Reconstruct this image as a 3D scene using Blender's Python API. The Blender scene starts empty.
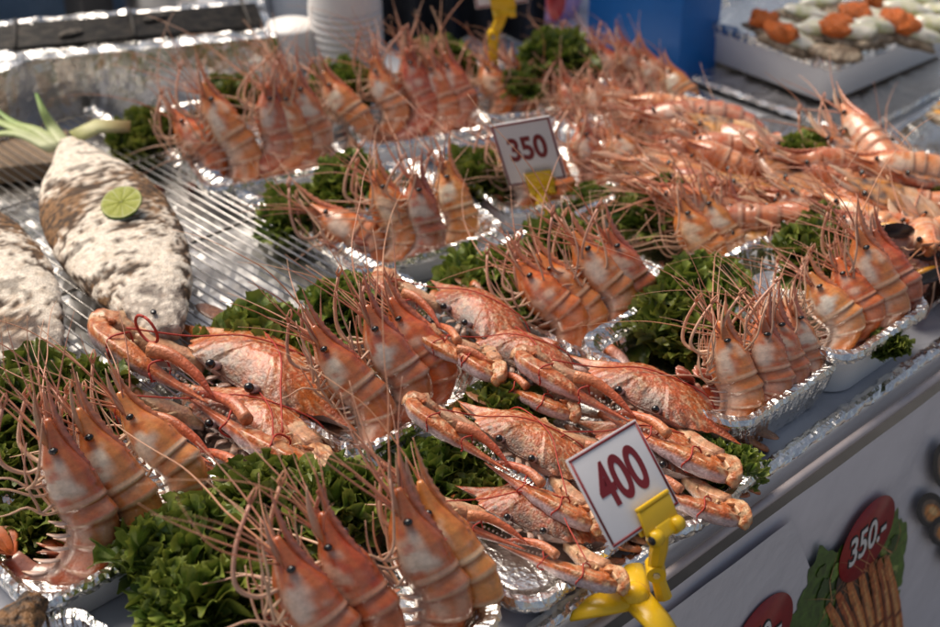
import bpy, bmesh, math, random
import numpy as np
from mathutils import Vector, Matrix, noise, Euler

random.seed(7)
rng = np.random.default_rng(7)
PI = math.pi
S = bpy.context.scene
COL = S.collection

# ------------------------------------------------------------------ camera
cam = bpy.data.cameras.new('camera'); cam_o = bpy.data.objects.new('camera', cam); COL.objects.link(cam_o)
cam.sensor_width = 36; cam.lens = 36*1450/940
cam.clip_start = .02; cam.clip_end = 200
AZ = math.radians(46.3); PITCH = math.atan(893.5/1450)
fwd = Vector((math.cos(AZ)*math.cos(PITCH), math.sin(AZ)*math.cos(PITCH), -math.sin(PITCH)))
cam_o.location = (0, 0, .78)
cam_o.rotation_euler = fwd.to_track_quat('-Z', 'Y').to_euler()
cam.dof.use_dof = True; cam.dof.focus_distance = 1.21; cam.dof.aperture_fstop = 5.0
S.camera = cam_o
RT = Vector((math.sin(AZ), -math.cos(AZ), 0)); FH = Vector((math.cos(AZ), math.sin(AZ), 0))

# ------------------------------------------------------------------ light
W = bpy.data.worlds.new('World'); S.world = W; W.use_nodes = True
wn = W.node_tree.nodes; bg = wn['Background']
sky = wn.new('ShaderNodeTexSky'); sky.sky_type = 'NISHITA'; sky.sun_disc = False
sun_dir = (FH*.45 - RT*.55 + Vector((0, 0, 1.0))).normalized()
sky.sun_elevation = math.asin(sun_dir.z)
sky.sun_rotation = math.atan2(sun_dir.x, sun_dir.y)
sky.altitude = 0; sky.air_density = 1.0; sky.dust_density = 3.0; sky.ozone_density = 1.0
hz = wn.new('ShaderNodeHueSaturation'); hz.inputs['Saturation'].default_value = .62
W.node_tree.links.new(sky.outputs[0], hz.inputs['Color']); W.node_tree.links.new(hz.outputs[0], bg.inputs[0]); bg.inputs[1].default_value = .078
sl = bpy.data.lights.new('sun', 'SUN'); sl.energy = 3.3; sl.angle = math.radians(42); sl.color = (1, .88, .74)
so = bpy.data.objects.new('sun', sl); COL.objects.link(so); so.rotation_euler = (-sun_dir).to_track_quat('-Z', 'Y').to_euler()
S.view_settings.view_transform = 'Standard'; S.view_settings.look = 'None'
S.view_settings.exposure = 0.32; S.view_settings.gamma = 1; S.view_settings.use_curve_mapping = False

# ------------------------------------------------------------------ materials
def mat(name, color=(.5, .5, .5), rough=.5, metal=0, attr=False, noise_amt=0, nscale=60, bump=0, bscale=200,
        coat=0, sss=0, trans=0, spec=.5, c2=None, objvar=0, bdist=.002, rvar=0, vor=0):
    m = bpy.data.materials.new(name); m.use_nodes = True
    nt = m.node_tree; N = nt.nodes; L = nt.links; b = N['Principled BSDF']
    b.inputs['Roughness'].default_value = rough; b.inputs['Metallic'].default_value = metal
    b.inputs['Specular IOR Level'].default_value = spec
    if coat: b.inputs['Coat Weight'].default_value = coat; b.inputs['Coat Roughness'].default_value = .12
    if sss:
        b.inputs['Subsurface Weight'].default_value = sss; b.inputs['Subsurface Radius'].default_value = (1, .35, .2)
        b.inputs['Subsurface Scale'].default_value = .006
    tc = N.new('ShaderNodeTexCoord')
    src = None
    if attr:
        a = N.new('ShaderNodeAttribute'); a.attribute_name = 'Col'; src = a.outputs['Color']
    else:
        r = N.new('ShaderNodeRGB'); r.outputs[0].default_value = (*color, 1); src = r.outputs[0]
    if noise_amt or c2:
        n = N.new('ShaderNodeTexNoise'); n.inputs['Scale'].default_value = nscale; n.inputs['Detail'].default_value = 5
        n.inputs['Roughness'].default_value = .65
        L.new(tc.outputs['Object'], n.inputs['Vector'])
        if c2:
            ramp = N.new('ShaderNodeMapRange'); ramp.inputs[1].default_value = .42; ramp.inputs[2].default_value = .62
            L.new(n.outputs[0], ramp.inputs[0])
            mx = N.new('ShaderNodeMix'); mx.data_type = 'RGBA'
            L.new(ramp.outputs[0], mx.inputs[0]); L.new(src, mx.inputs[6]); mx.inputs[7].default_value = (*c2, 1)
            src = mx.outputs[2]
        if noise_amt:
            mr = N.new('ShaderNodeMapRange'); mr.inputs[1].default_value = .3; mr.inputs[2].default_value = .7
            mr.inputs[3].default_value = 1-noise_amt; mr.inputs[4].default_value = 1+noise_amt
            L.new(n.outputs[0], mr.inputs[0])
            hs = N.new('ShaderNodeMix'); hs.data_type = 'RGBA'; hs.blend_type = 'MULTIPLY'; hs.inputs[0].default_value = 1
            L.new(src, hs.inputs[6]); L.new(mr.outputs[0], hs.inputs[7]); src = hs.outputs[2]
    if objvar:
        oi = N.new('ShaderNodeObjectInfo'); h = N.new('ShaderNodeHueSaturation')
        m1 = N.new('ShaderNodeMapRange'); m1.inputs[3].default_value = 1-objvar; m1.inputs[4].default_value = 1+objvar
        L.new(oi.outputs['Random'], m1.inputs[0]); L.new(m1.outputs[0], h.inputs['Value'])
        m2 = N.new('ShaderNodeMapRange'); m2.inputs[3].default_value = .5-objvar*.05; m2.inputs[4].default_value = .5+objvar*.05
        L.new(oi.outputs['Random'], m2.inputs[0]); L.new(m2.outputs[0], h.inputs['Hue'])
        L.new(src, h.inputs['Color']); src = h.outputs[0]
    L.new(src, b.inputs['Base Color'])
    if rvar:
        n3 = N.new('ShaderNodeTexNoise'); n3.inputs['Scale'].default_value = nscale*.7; L.new(tc.outputs['Object'], n3.inputs['Vector'])
        m3 = N.new('ShaderNodeMapRange'); m3.inputs[1].default_value = .3; m3.inputs[2].default_value = .7
        m3.inputs[3].default_value = max(.02, rough-rvar); m3.inputs[4].default_value = rough+rvar
        L.new(n3.outputs[0], m3.inputs[0]); L.new(m3.outputs[0], b.inputs['Roughness'])
    if bump:
        n2 = N.new('ShaderNodeTexNoise'); n2.inputs['Scale'].default_value = bscale; n2.inputs['Detail'].default_value = 4
        L.new(tc.outputs['Object'], n2.inputs['Vector'])
        h = n2.outputs[0]
        if vor:
            v = N.new('ShaderNodeTexVoronoi'); v.inputs['Scale'].default_value = vor; L.new(tc.outputs['Object'], v.inputs['Vector'])
            ad = N.new('ShaderNodeMath'); ad.operation = 'ADD'; L.new(h, ad.inputs[0]); L.new(v.outputs['Distance'], ad.inputs[1]); h = ad.outputs[0]
        bp = N.new('ShaderNodeBump'); bp.inputs['Strength'].default_value = bump; bp.inputs['Distance'].default_value = bdist
        L.new(h, bp.inputs['Height']); L.new(bp.outputs[0], b.inputs['Normal'])
    if trans:
        out = N['Material Output']; t = N.new('ShaderNodeBsdfTranslucent'); mxs = N.new('ShaderNodeMixShader')
        mxs.inputs[0].default_value = trans; L.new(src, t.inputs[0])
        L.new(b.outputs[0], mxs.inputs[1]); L.new(t.outputs[0], mxs.inputs[2]); L.new(mxs.outputs[0], out.inputs[0])
    return m

M = dict(
    shell=mat('prawn_shell', attr=True, rough=.3, noise_amt=.22, nscale=190, bump=.25, bscale=900, bdist=.0006, coat=.8, sss=.05, objvar=.2, rvar=.12),
    limb=mat('prawn_limb', attr=True, rough=.4, noise_amt=.15, nscale=200, objvar=.14, sss=.08),
    eye=mat('black_eye', (.006, .005, .005), .12, spec=.8),
    crab=mat('crab_shell', attr=True, rough=.34, noise_amt=.38, nscale=260, bump=.9, bscale=520, bdist=.0012, coat=.35, objvar=.08, rvar=.1),
    string=mat('red_string', (.42, .035, .02), .6),
    ystring=mat('yellow_string', (.6, .36, .03), .6),
    leaf=mat('lettuce_leaf', attr=True, rough=.42, noise_amt=.25, nscale=90, bump=.4, bscale=260, bdist=.002, trans=.22, objvar=.16),
    foil=mat('crumpled_foil', (.80, .78, .75), .22, metal=1, bump=.35, bscale=260, bdist=.0015, rvar=.07, nscale=90, vor=210),
    foam=mat('white_foam', (.84, .84, .86), .42, bump=.15, bscale=500, bdist=.0006),
    table=mat('table_sheet', (.46, .47, .51), .30, bump=.25, bscale=12, bdist=.006, noise_amt=.08, nscale=9, rvar=.1),
    wire=mat('steel_wire', (.56, .54, .52), .25, metal=1, noise_amt=.2, nscale=40),
    tin=mat('dull_tin', (.45, .44, .43), .32, metal=1, noise_amt=.25, nscale=14, bump=.3, bscale=30, rvar=.12),
    grate=mat('burnt_grate', (.012, .011, .010), .7, noise_amt=.5, nscale=60, c2=(.045, .036, .028)),
    ash=mat('charcoal_bed', (.015, .013, .012), .9, c2=(.10, .085, .07), nscale=50, bump=.8, bscale=90, bdist=.01),
    salt=mat('salt_crust', attr=True, rough=.85, noise_amt=.35, nscale=170, bump=.8, bscale=520, bdist=.0018),
    char=mat('charred_fish', (.020, .012, .008), .6, c2=(.24, .12, .045), nscale=75, bump=1, bscale=160, bdist=.006),
    card=mat('sign_card', (.74, .72, .73), .35, noise_amt=.04, nscale=30),
    redink=mat('dark_red_ink', (.20, .010, .014), .4),
    yellow=mat('yellow_plastic', (.78, .48, .012), .3, noise_amt=.06, nscale=40, sss=.05),
    black=mat('black_plastic', (.012, .012, .014), .5),
    steel=mat('screw_steel', (.55, .55, .56), .3, metal=1),
    paper=mat('white_cup', (.84, .81, .78), .45, noise_amt=.03),
    plastic=mat('cloudy_plastic', (.50, .56, .66), .3, noise_amt=.06, nscale=20),
    blue=mat('blue_paint', (.005, .15, .52), .42, noise_amt=.08, nscale=14),
    navy=mat('navy_cloth', (.010, .012, .018), .8, bump=.4, bscale=18, bdist=.02),
    tarp=mat('blue_grey_tarp', (.10, .17, .27), .5, bump=.5, bscale=9, bdist=.03, noise_amt=.15, nscale=5),
    purple=mat('lilac_bag', (.30, .20, .42), .5, bump=.4, bscale=25, bdist=.01),
    redp=mat('red_plastic', (.38, .02, .02), .4),
    banner=mat('vinyl_banner', (.66, .63, .67), .24, bump=.45, bscale=9, bdist=.012, noise_amt=.05, nscale=6),
    film=mat('clear_film', (.60, .58, .62), .16, bump=.5, bscale=25, bdist=.006),
    pinkrail=mat('table_rail', (.48, .42, .42), .4, noise_amt=.1),
    print_=mat('banner_print', attr=True, rough=.32, noise_amt=.5, nscale=130),
    whiteink=mat('white_ink', (.7, .68, .66), .4), blackink=mat('black_ink', (.015, .012, .012), .4), redprint=mat('red_print', (.30, .012, .012), .35, noise_amt=.15, nscale=90),
    lime=mat('lime_flesh', attr=True, rough=.55, noise_amt=.15, nscale=300, spec=.25),
    stalk=mat('lemongrass', attr=True, rough=.5, noise_amt=.15, nscale=80),
    oyster=mat('oyster_shell', (.13, .085, .05), .5, c2=(.42, .33, .23), nscale=60, bump=1, bscale=90, bdist=.006),
    flesh=mat('oyster_flesh', (.74, .70, .60), .25, c2=(.55, .55, .28), nscale=45, coat=.5, sss=.1),
    roe=mat('orange_roe', (.75, .17, .02), .3, noise_amt=.3, nscale=400, bump=1, bscale=600, bdist=.004),
    mussel=mat('mussel_shell', (.012, .013, .02), .25, c2=(.05, .045, .05), nscale=30, coat=.4),
    mmeat=mat('mussel_meat', (.62, .28, .02), .35, noise_amt=.3, nscale=90, coat=.4, sss=.1),
    ground=mat('concrete_paving', (.17, .16, .15), .7, noise_amt=.3, nscale=4, bump=.4, bscale=30),
    clear=mat('grey_bag_film', (.22, .20, .19), .3, bump=.8, bscale=14, bdist=.03, noise_amt=.3, nscale=8),
)

# ------------------------------------------------------------------ helpers
class MB:
    def __init__(s): s.V = []; s.F = []; s.C = []; s.I = []
    def add(s, V, F, c=(1, 1, 1), mi=0):
        k = len(s.V); V = [tuple(v) for v in V]; s.V += V
        if c and not isinstance(c[0], (tuple, list, np.ndarray)): s.C += [tuple(c)]*len(V)
        else: s.C += [tuple(q) for q in c]
        s.F += [tuple(i+k for i in f) for f in F]; s.I += [mi]*len(F); return s
    def mesh(s, name, mats, smooth=True, color=False, sharp=None):
        me = bpy.data.meshes.new(name); me.from_pydata(s.V, [], s.F); me.validate()
        for m in (mats if isinstance(mats, (list, tuple)) else [mats]): me.materials.append(M[m])
        if color:
            a = me.color_attributes.new('Col', 'FLOAT_COLOR', 'POINT')
            a.data.foreach_set('color', np.array([(*c, 1) for c in s.C], dtype=np.float32).ravel())
        if len(me.polygons) == len(s.I): me.polygons.foreach_set('material_index', s.I)
        me.polygons.foreach_set('use_smooth', [smooth]*len(me.polygons)); me.update()
        if sharp: me.set_sharp_from_angle(angle=math.radians(sharp))
        return me
def ob(name, me, parent=None, loc=(0, 0, 0), rot=(0, 0, 0), scale=None):
    o = bpy.data.objects.new(name, me); COL.objects.link(o); o.location = loc; o.rotation_euler = rot
    if scale: o.scale = scale if isinstance(scale, (tuple, list)) else (scale,)*3
    if parent: o.parent = parent
    return o
def tag(o, label, cat, group=None):
    o['label'] = label; o['category'] = cat
    if group: o['group'] = group
    return o
def thing(name, label, cat, loc=(0, 0, 0), rot=(0, 0, 0), group=None, scale=None):
    o = ob(name, None, None, loc, rot, scale); o.empty_display_size = .02
    return tag(o, label, cat, group)
def struct(o): o['kind'] = 'structure'; return o
def box(mb, c, d, R=None, col=(1, 1, 1), mi=0, b=0):
    x, y, z = (q/2 for q in d); bm = bmesh.new(); bmesh.ops.create_cube(bm, size=1)
    bmesh.ops.scale(bm, vec=d, verts=bm.verts)
    if b: bmesh.ops.bevel(bm, geom=bm.edges[:], offset=b, segments=2, affect='EDGES', profile=.6)
    bm.verts.index_update()
    V = [((R @ v.co) if R else v.co) + Vector(c) for v in bm.verts]; F = [[v.index for v in f.verts] for f in bm.faces]; bm.free()
    mb.add(V, F, col, mi)
def ball(mb, c, r, col=(1, 1, 1), mi=0, n=10, R=None):
    if not isinstance(r, (tuple, list)): r = (r, r, r)
    V = []; F = []
    for i in range(n+1):
        t = PI*i/n
        for j in range(n*2):
            p = PI*j/n; v = Vector((r[0]*math.sin(t)*math.cos(p), r[1]*math.sin(t)*math.sin(p), r[2]*math.cos(t)))
            V.append((R @ v if R else v)+Vector(c))
    m = n*2
    for i in range(n):
        for j in range(m): F.append((i*m+j, (i+1)*m+j, (i+1)*m+(j+1) % m, i*m+(j+1) % m))
    mb.add(V, F, col, mi)
def smooth_path(P, n=6):
    P = [Vector(p) for p in P]; Q = [P[0]*2-P[1]]+P+[P[-1]*2-P[-2]]; out = []
    for i in range(1, len(Q)-2):
        a, b, c, d = Q[i-1:i+3]
        for k in range(n):
            t = k/n; out.append(.5*((2*b)+(c-a)*t+(2*a-5*b+4*c-d)*t*t+(3*b-a-3*c+d)*t**3))
    out.append(P[-1]); return out
def interp(vals, n):
    x = np.linspace(0, 1, len(vals)); return np.interp(np.linspace(0, 1, n), x, vals)
def tube(mb, P, rad, sides=6, col=(1, 1, 1), mi=0, flat=None, prof=None, up=None, cfun=None, wob=0, angs=None):
    """swept tube; col may be a list of colours along the path; flat = squash of the second axis"""
    P = [Vector(p) for p in P]; n = len(P); rad = interp(rad, n) if hasattr(rad, '__len__') else [rad]*n
    cols = None
    if isinstance(col[0], (tuple, list)): cc = np.array(col); cols = np.stack([interp(cc[:, k], n) for k in range(3)], 1)
    up = Vector(up) if up else Vector((0.13, .21, 1)); V = []; F = []; C = []
    for i in range(n):
        t = (P[min(i+1, n-1)]-P[max(i-1, 0)]).normalized()
        a = (up-t*up.dot(t)); a = a.normalized() if a.length > 1e-5 else t.orthogonal().normalized()
        b = t.cross(a); up = a
        for j in range(sides):
            q = angs[j] if angs else 2*PI*j/sides; k = 1 if prof is None else prof[j]
            if wob: k *= 1+wob*(nz(P[i]+a*math.cos(q)*rad[i]+b*math.sin(q)*rad[i], 170)+.6*nz(P[i]+b*math.sin(q)*rad[i], 420))
            v = P[i]+a*math.cos(q)*rad[i]*k*(flat or 1)+b*math.sin(q)*rad[i]*k; V.append(v)
            C.append(cfun(i/(n-1), math.cos(q), v) if cfun else (tuple(cols[i]) if cols is not None else col))
    for i in range(n-1):
        for j in range(sides): F.append((i*sides+j, i*sides+(j+1) % sides, (i+1)*sides+(j+1) % sides, (i+1)*sides+j))
    F.append(tuple(range(sides))[::-1]); F.append(tuple((n-1)*sides+j for j in range(sides)))
    mb.add(V, F, C, mi)
def lathe(mb, prof, n=40, c=(0, 0, 0), col=(1, 1, 1), mi=0):
    V = []; F = []
    for r, z in prof:
        for j in range(n): a = 2*PI*j/n; V.append((c[0]+r*math.cos(a), c[1]+r*math.sin(a), c[2]+z))
    for i in range(len(prof)-1):
        for j in range(n): F.append((i*n+j, i*n+(j+1) % n, (i+1)*n+(j+1) % n, (i+1)*n+j))
    mb.add(V, F, col, mi)
def nz(p, s=1.0, o=0): return noise.noise(Vector(p)*s+Vector((o, o*1.7, o*.3)))
def lerp(a, b, t): return tuple(x+(y-x)*t for x, y in zip(a, b))
def text_mesh(name, s, size, m, sx=1, depth=.0006, bold=.0):
    cu = bpy.data.curves.new(name, 'FONT'); cu.body = s; cu.size = size; cu.extrude = depth; cu.offset = bold
    cu.align_x = 'CENTER'; cu.align_y = 'CENTER'
    o = bpy.data.objects.new(name, cu); COL.objects.link(o)
    dg = bpy.context.evaluated_depsgraph_get(); me = bpy.data.meshes.new_from_object(o.evaluated_get(dg))
    bpy.data.objects.remove(o)
    me.materials.clear(); me.materials.append(M[m])
    for v in me.vertices: v.co.x *= sx
    me.name = name; return me
# ------------------------------------------------------------------ prawn (local: base at origin, +Z to the head, +X belly side)
ORANGE = (.60, .175, .048); RED = (.48, .070, .015); PALE = (.74, .58, .46); CREAM = (.66, .43, .29); GREY = (.44, .34, .29); LEGC = (.58, .35, .23)
def prawn_line(straight=0):
    curled = [(.062, .050), (.052, .0225), (.028, .0125), (.005, .027), (-.004, .047), (-.001, .066), (.001, .080), (.002, .094), (.003, .108), (.0025, .122), (.001, .142)]
    flat = [(.010, -.075), (.006, -.055), (.002, -.030), (-.002, 0), (-.002, .03), (0, .058), (.001, .075), (.002, .092), (.003, .108), (.0025, .122), (.001, .142)]
    return [lerp(a, b, straight) for a, b in zip(curled, flat)]
def prawn_body(seed, straight=0, split=False, pale=0, tint=None):
    mb = MB(); ctl = prawn_line(straight)
    P = smooth_path([(x, 0, z) for x, z in ctl], 8); n = len(P)          # control k sits at sample 8k; abdomen 0..40, carapace 40..80
    dors = interp([.0075, .0125, .0165, .0182, .0188, .0184, .0190, .0180, .0138, .0082, .0020], n)
    vent = interp([.0065, .0105, .0142, .0162, .0170, .0166, .0175, .0160, .0125, .0078, .0020], n)
    lat = interp([.0065, .0110, .0138, .0150, .0157, .0162, .0172, .0160, .0128, .0080, .0022], n)
    if split: dors = dors*.22
    K = 28; V = []; C = []; prev = Vector((0, 1, 0))
    for i in range(n):
        t = (P[min(i+1, n-1)]-P[max(i-1, 0)]).normalized(); d = Vector((0, 1, 0)).cross(t); d = -d if d.dot(Vector((-1, 0, 0))) < 0 and i > 30 else d
        d = Vector((t.z*-1, 0, t.x)).normalized()                        # dorsal normal (left of travel)
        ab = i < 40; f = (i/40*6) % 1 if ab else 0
        saw = 1+.095*(1-f)**2-.045*f if ab else (1.07 if i == 40 else 1+.05*max(0, 1-(i-40)/5))
        for j in range(K):
            q = 2*PI*j/K; cq = math.cos(q); r = dors[i] if cq > 0 else vent[i]
            side = abs(math.sin(q))
            s2 = saw if cq > -.55 else 1-.12*side
            w = nz((i*.09, cq*1.3, math.sin(q)*1.3), 1.6, seed*3.1)
            bump = 1+.03*w
            V.append(P[i]+d*cq*r*s2*bump+Vector((0, 1, 0))*math.sin(q)*lat[i]*s2*bump)
            if ab:
                c = lerp(RED, ORANGE, min(1, i/30+.25*w)); c = lerp(c, PALE, max(0, min(.5, .18+.6*w-.35*cq)) if i > 8 else .05)
                if f < .10: c = lerp(c, CREAM, .55)
                elif f < .30: c = lerp(c, RED, .3)
                elif f > .84: c = lerp(c, (.26, .035, .010), .6)  # occlusion beneath the overlapping segment edge, painted into the shell as dark red
                if cq < -.30: c = lerp(c, GREY, .45)
            else:
                u = (i-40)/40
                patch = math.exp(-((cq+.15)/.58)**2)*math.exp(-((u-.30)/.25)**2)+.35*math.exp(-((cq-.2)/.3)**2)*math.exp(-((u-.62)/.14)**2)
                pv = max(0, min(1, (patch+.60*w-.15)/.60)); c = lerp(ORANGE, PALE, .88*pv*pv*(3-2*pv))
                if w < -.28: c = lerp(c, RED, .5)
                if cq > .8: c = lerp(c, RED, .45)
                if i < 43: c = lerp(c, CREAM, .6)
                if u > .8: c = lerp(c, ORANGE, .5)
                if abs(cq+.62) < .1 and u < .75: c = lerp(c, CREAM, .55)
            if split and cq > .15:
                c = lerp((.62, .45, .33), (.60, .24, .05), .5+.9*w) if ab else lerp((.55, .20, .03), (.05, .03, .025), max(0, min(1, .45+1.6*w)))
            if tint: c = tuple(max(.01, v*q) for v, q in zip(c, tint))
            if pale: c = lerp(c, (.66, .42, .28), max(0, min(.8, pale+.5*nz((i*.2, cq*2, math.sin(q)*2), 1.5, seed))))
            C.append(c)
    F = []
    for i in range(n-1):
        for j in range(K): F.append((i*K+j, i*K+(j+1) % K, (i+1)*K+(j+1) % K, (i+1)*K+j))
    F.append(tuple(range(K))[::-1]); F.append(tuple((n-1)*K+j for j in range(K)))
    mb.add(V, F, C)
    if not split:                                                       # saw-toothed rostrum running off the back of the head
        R = smooth_path([(-.0150, 0, .090), (-.0110, 0, .106), (-.0072, 0, .122), (-.0050, 0, .140), (-.0055, 0, .160), (-.0080, 0, .180)], 8); m = len(R)
        V = []; C = []
        for i, p in enumerate(R):
            u = i/(m-1); h = .0027*math.sin(PI*min(1, .25+.75*u))+.0003; tooth = .0011*((i % 4) == 0)*(u < .9)
            for (a, b) in ((-h-tooth, 0), (-h*.2, .0017), (h*.8, .0008), (h*.8, -.0008), (-h*.2, -.0017)):
                V.append(p+Vector((a, b*(1.1-u), 0))); C.append(lerp((.46, .11, .05), (.55, .23, .13), u))
        F = [(i*5+j, i*5+(j+1) % 5, (i+1)*5+(j+1) % 5, (i+1)*5+j) for i in range(m-1) for j in range(5)]
        F.append(tuple((m-1)*5+j for j in range(5)))
        mb.add(V, F, C)
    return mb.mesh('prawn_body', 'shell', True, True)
def prawn_tail(straight=0):
    mb = MB(); ctl = prawn_line(straight); p = Vector((ctl[0][0], 0, ctl[0][1])); t = (p-Vector((ctl[1][0], 0, ctl[1][1]))).normalized()
    for a in (-.85, -.42, 0, .42, .85):
        d = (t*math.cos(a)+Vector((0, 1, 0))*math.sin(a)+Vector((0, 0, .12))).normalized()
        L = .030 if a else .026
        tube(mb, [p-d*.003, p+d*L*.3, p+d*L*.65, p+d*L*.9, p+d*L], [.003, .0058, .0078, .006, .001], 8, [RED, (.50, .13, .06), (.58, .30, .2)], flat=.18, up=(-.2, 0, 1))
    return mb.mesh('prawn_tail_fan', 'shell', True, True)
def prawn_parts(seed, straight=0, split=False, tint=None):
    r = random.Random(seed); parts = []
    parts.append(('body', prawn_body(seed, straight, split, .22 if straight > .5 else 0, tint), (0, 0, 0), 0)); parts.append(('tail_fan', prawn_tail(straight), (0, 0, 0), 0))
    def part(nm, P, rad, col, loc, jit, sides=5, extra=None, **kw):
        mb = MB(); tube(mb, [Vector(p)-Vector(loc) for p in P], rad, sides, col, **kw)
        if extra: extra(mb)
        parts.append((nm, mb.mesh('prawn_'+nm, 'limb', True, True), loc, jit))
    for s in (-1, 1):
        mb = MB(); tube(mb, [(0, -s*.004, -.003), (0, 0, 0)], [.0018, .002], 6, ORANGE, 0); ball(mb, (0, s*.0012, .001), .0031, (1, 1, 1), 1, 7)
        parts.append(('eye', mb.mesh('prawn_eye', ['limb', 'eye'], True, True), (-.001, s*.0112, .116), 0))
        # broad pale antennal scale beside the rostrum
        part('antennal_scale', smooth_path([(.003, s*.006, .118), (.003, s*.0085, .134), (.001, s*.0085, .152), (-.002, s*.006, .168)], 4), [.003, .0046, .0038, .0005], [ORANGE, LEGC, CREAM], (.003, s*.006, .118), .08, 8, flat=.22, up=(1, 0, 0))
        # long whip antenna
        a = r.uniform(-.6, .9); b = s*r.uniform(.15, .8); L = r.uniform(.12, .24); root = Vector((.005, s*.007, .122)); P = [root]; d = Vector((.25+.3*a, .35*b, 1)).normalized(); bend = Vector((r.uniform(-.9, 1.1), s*r.uniform(0, 1.0), -r.uniform(.3, 1.2)))
        for k in range(1, 9): P.append(P[-1]+d*L/8); d = (d+bend*.12*r.uniform(.3, 1.5)+Vector((r.uniform(-.1, .1), r.uniform(-.14, .14), 0))).normalized()
        part('antenna', smooth_path(P, 4), [.0009, .0006, .0004, .00018], [(.58, .24, .13), (.56, .25, .15), (.60, .34, .22)], tuple(root), .45)
        for q in range(5):                                                # shorter antennules
            root = Vector((.003, s*.004, .124)); d = Vector((r.uniform(-.2, .5), s*r.uniform(.05, .5), 1)).normalized(); P = [root]; L = r.uniform(.05, .12); bend = Vector((r.uniform(-.5, .5), s*r.uniform(-.3, .5), -.1))
            for k in range(1, 6): P.append(P[-1]+d*L/5); d = (d+bend*.18).normalized()
            part('antennule', smooth_path(P, 4), [.0009, .0006, .0002], [(.58, .22, .13), (.56, .30, .20)], tuple(root), .3)
        # walking legs: a comb of thin jointed limbs sweeping out from the belly, then up along the head
        sty = r.uniform(.8, 1.2)
        for k in range(5):
            z = .063+.0085*k; o = sty*r.uniform(.9, 1.12); sp = s*(.008+.0022*k); root = (.012, s*.008, z); e = .0045*k
            if r.random() < .8: P = [root, (.017+.003*o, sp*1.2, z-.004), (.025*o-e*.5, sp*1.45, z+.004), (.028*o-e, sp*1.5, z+.022), (.026*o-e, sp*1.4, z+.044*o), (.021*o-e, sp*1.25, z+.066*o)]
            else: P = [root, (.020, sp*1.3, z+.004), (.032*o, sp*1.6, z+.016), (.046*o, sp*1.8, z+.020*o), (.060*o, sp*1.9, z+.024*o)]
            P = [Vector(p)+Vector((r.uniform(-.001, .001), r.uniform(-.0015, .0015), 0)) for p in P]
            part('leg', smooth_path(P, 3), [.0015, .0012, .0010, .0008, .0003], [CREAM, LEGC, LEGC, (.60, .32, .22)], root, .16)
        # slender clawed arm
        z = .104; o = r.uniform(.8, 1.25); root = (.012, s*.007, z)
        P = smooth_path([root, (.022*o, s*.012, z+.002), (.030*o, s*.016, z+.018), (.024*o, s*.017, z+.040*o), (.012*o, s*.014, z+.062*o)], 4); tip = P[-1]; dd = (P[-1]-P[-2]).normalized()
        def ex(mb, tip=tip-Vector(root), dd=dd):
            for w in (-.0013, .0013): tube(mb, [tip, tip+dd*.006+Vector((w*1.6, w, 0)), tip+dd*.013+Vector((w*.4, 0, 0))], [.0013, .0011, .0003], 5, (.56, .24, .14))
        part('clawed_arm', P, [.0020, .0017, .0015, .0015, .0013], [CREAM, LEGC, (.60, .30, .21)], root, .2, 6, ex)
    mb = MB(); ctl = prawn_line(straight)
    for k in range(5):                                                   # pale swimmerets under the tail
        x, z = lerp(ctl[1+k//2+1], ctl[2+k//2+1], .5*(k % 2)); q = Vector((x+.009, 0, z+.007))
        for s in (-1, 1): tube(mb, smooth_path([q+Vector((-.002, s*.007, 0)), q+Vector((.006, s*.0095, .002)), q+Vector((.014, s*.008, .006))], 3), [.0026, .0034, .0008], 6, [GREY, (.50, .36, .31), CREAM], flat=.35)
    parts.append(('swimmerets', mb.mesh('prawn_swimmerets', 'limb', True, True), (0, 0, 0), 0))
    return parts
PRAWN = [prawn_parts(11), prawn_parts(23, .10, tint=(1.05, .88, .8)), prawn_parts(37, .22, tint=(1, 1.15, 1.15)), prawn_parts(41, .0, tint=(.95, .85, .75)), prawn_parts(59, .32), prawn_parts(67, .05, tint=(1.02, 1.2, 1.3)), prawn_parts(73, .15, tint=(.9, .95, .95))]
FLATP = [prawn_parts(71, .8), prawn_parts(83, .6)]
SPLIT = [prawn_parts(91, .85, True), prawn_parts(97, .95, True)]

def put_prawn(kind, b, e, hint, label, group, name='prawn', cat='prawn', size=.125, fat=1.12, thick=1.36, few=.12):
    b = Vector(b); e = Vector(e); z = (e-b); s = z.length/size; ws = .25*s+.75*max(s, .86); z.normalize(); h = Vector(hint); x = (h-z*h.dot(z)).normalized(); y = z.cross(x)
    root = thing(name, label, cat, group=group)
    m = Matrix((x*ws*thick, y*ws*fat, z*s)).transposed().to_4x4(); m.translation = b; root.matrix_world = m
    for nm, me, loc, jit in kind:
        if few and (nm in ('antenna', 'antennule', 'clawed_arm') or (few > .5 and nm == 'leg')) and random.random() < few: continue        # broken off
        o = bpy.data.objects.new(nm, me); COL.objects.link(o); o.parent = root; o.location = loc
        if jit: o.rotation_euler = tuple(random.uniform(-jit, jit) for _ in range(3))
    return root

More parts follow.
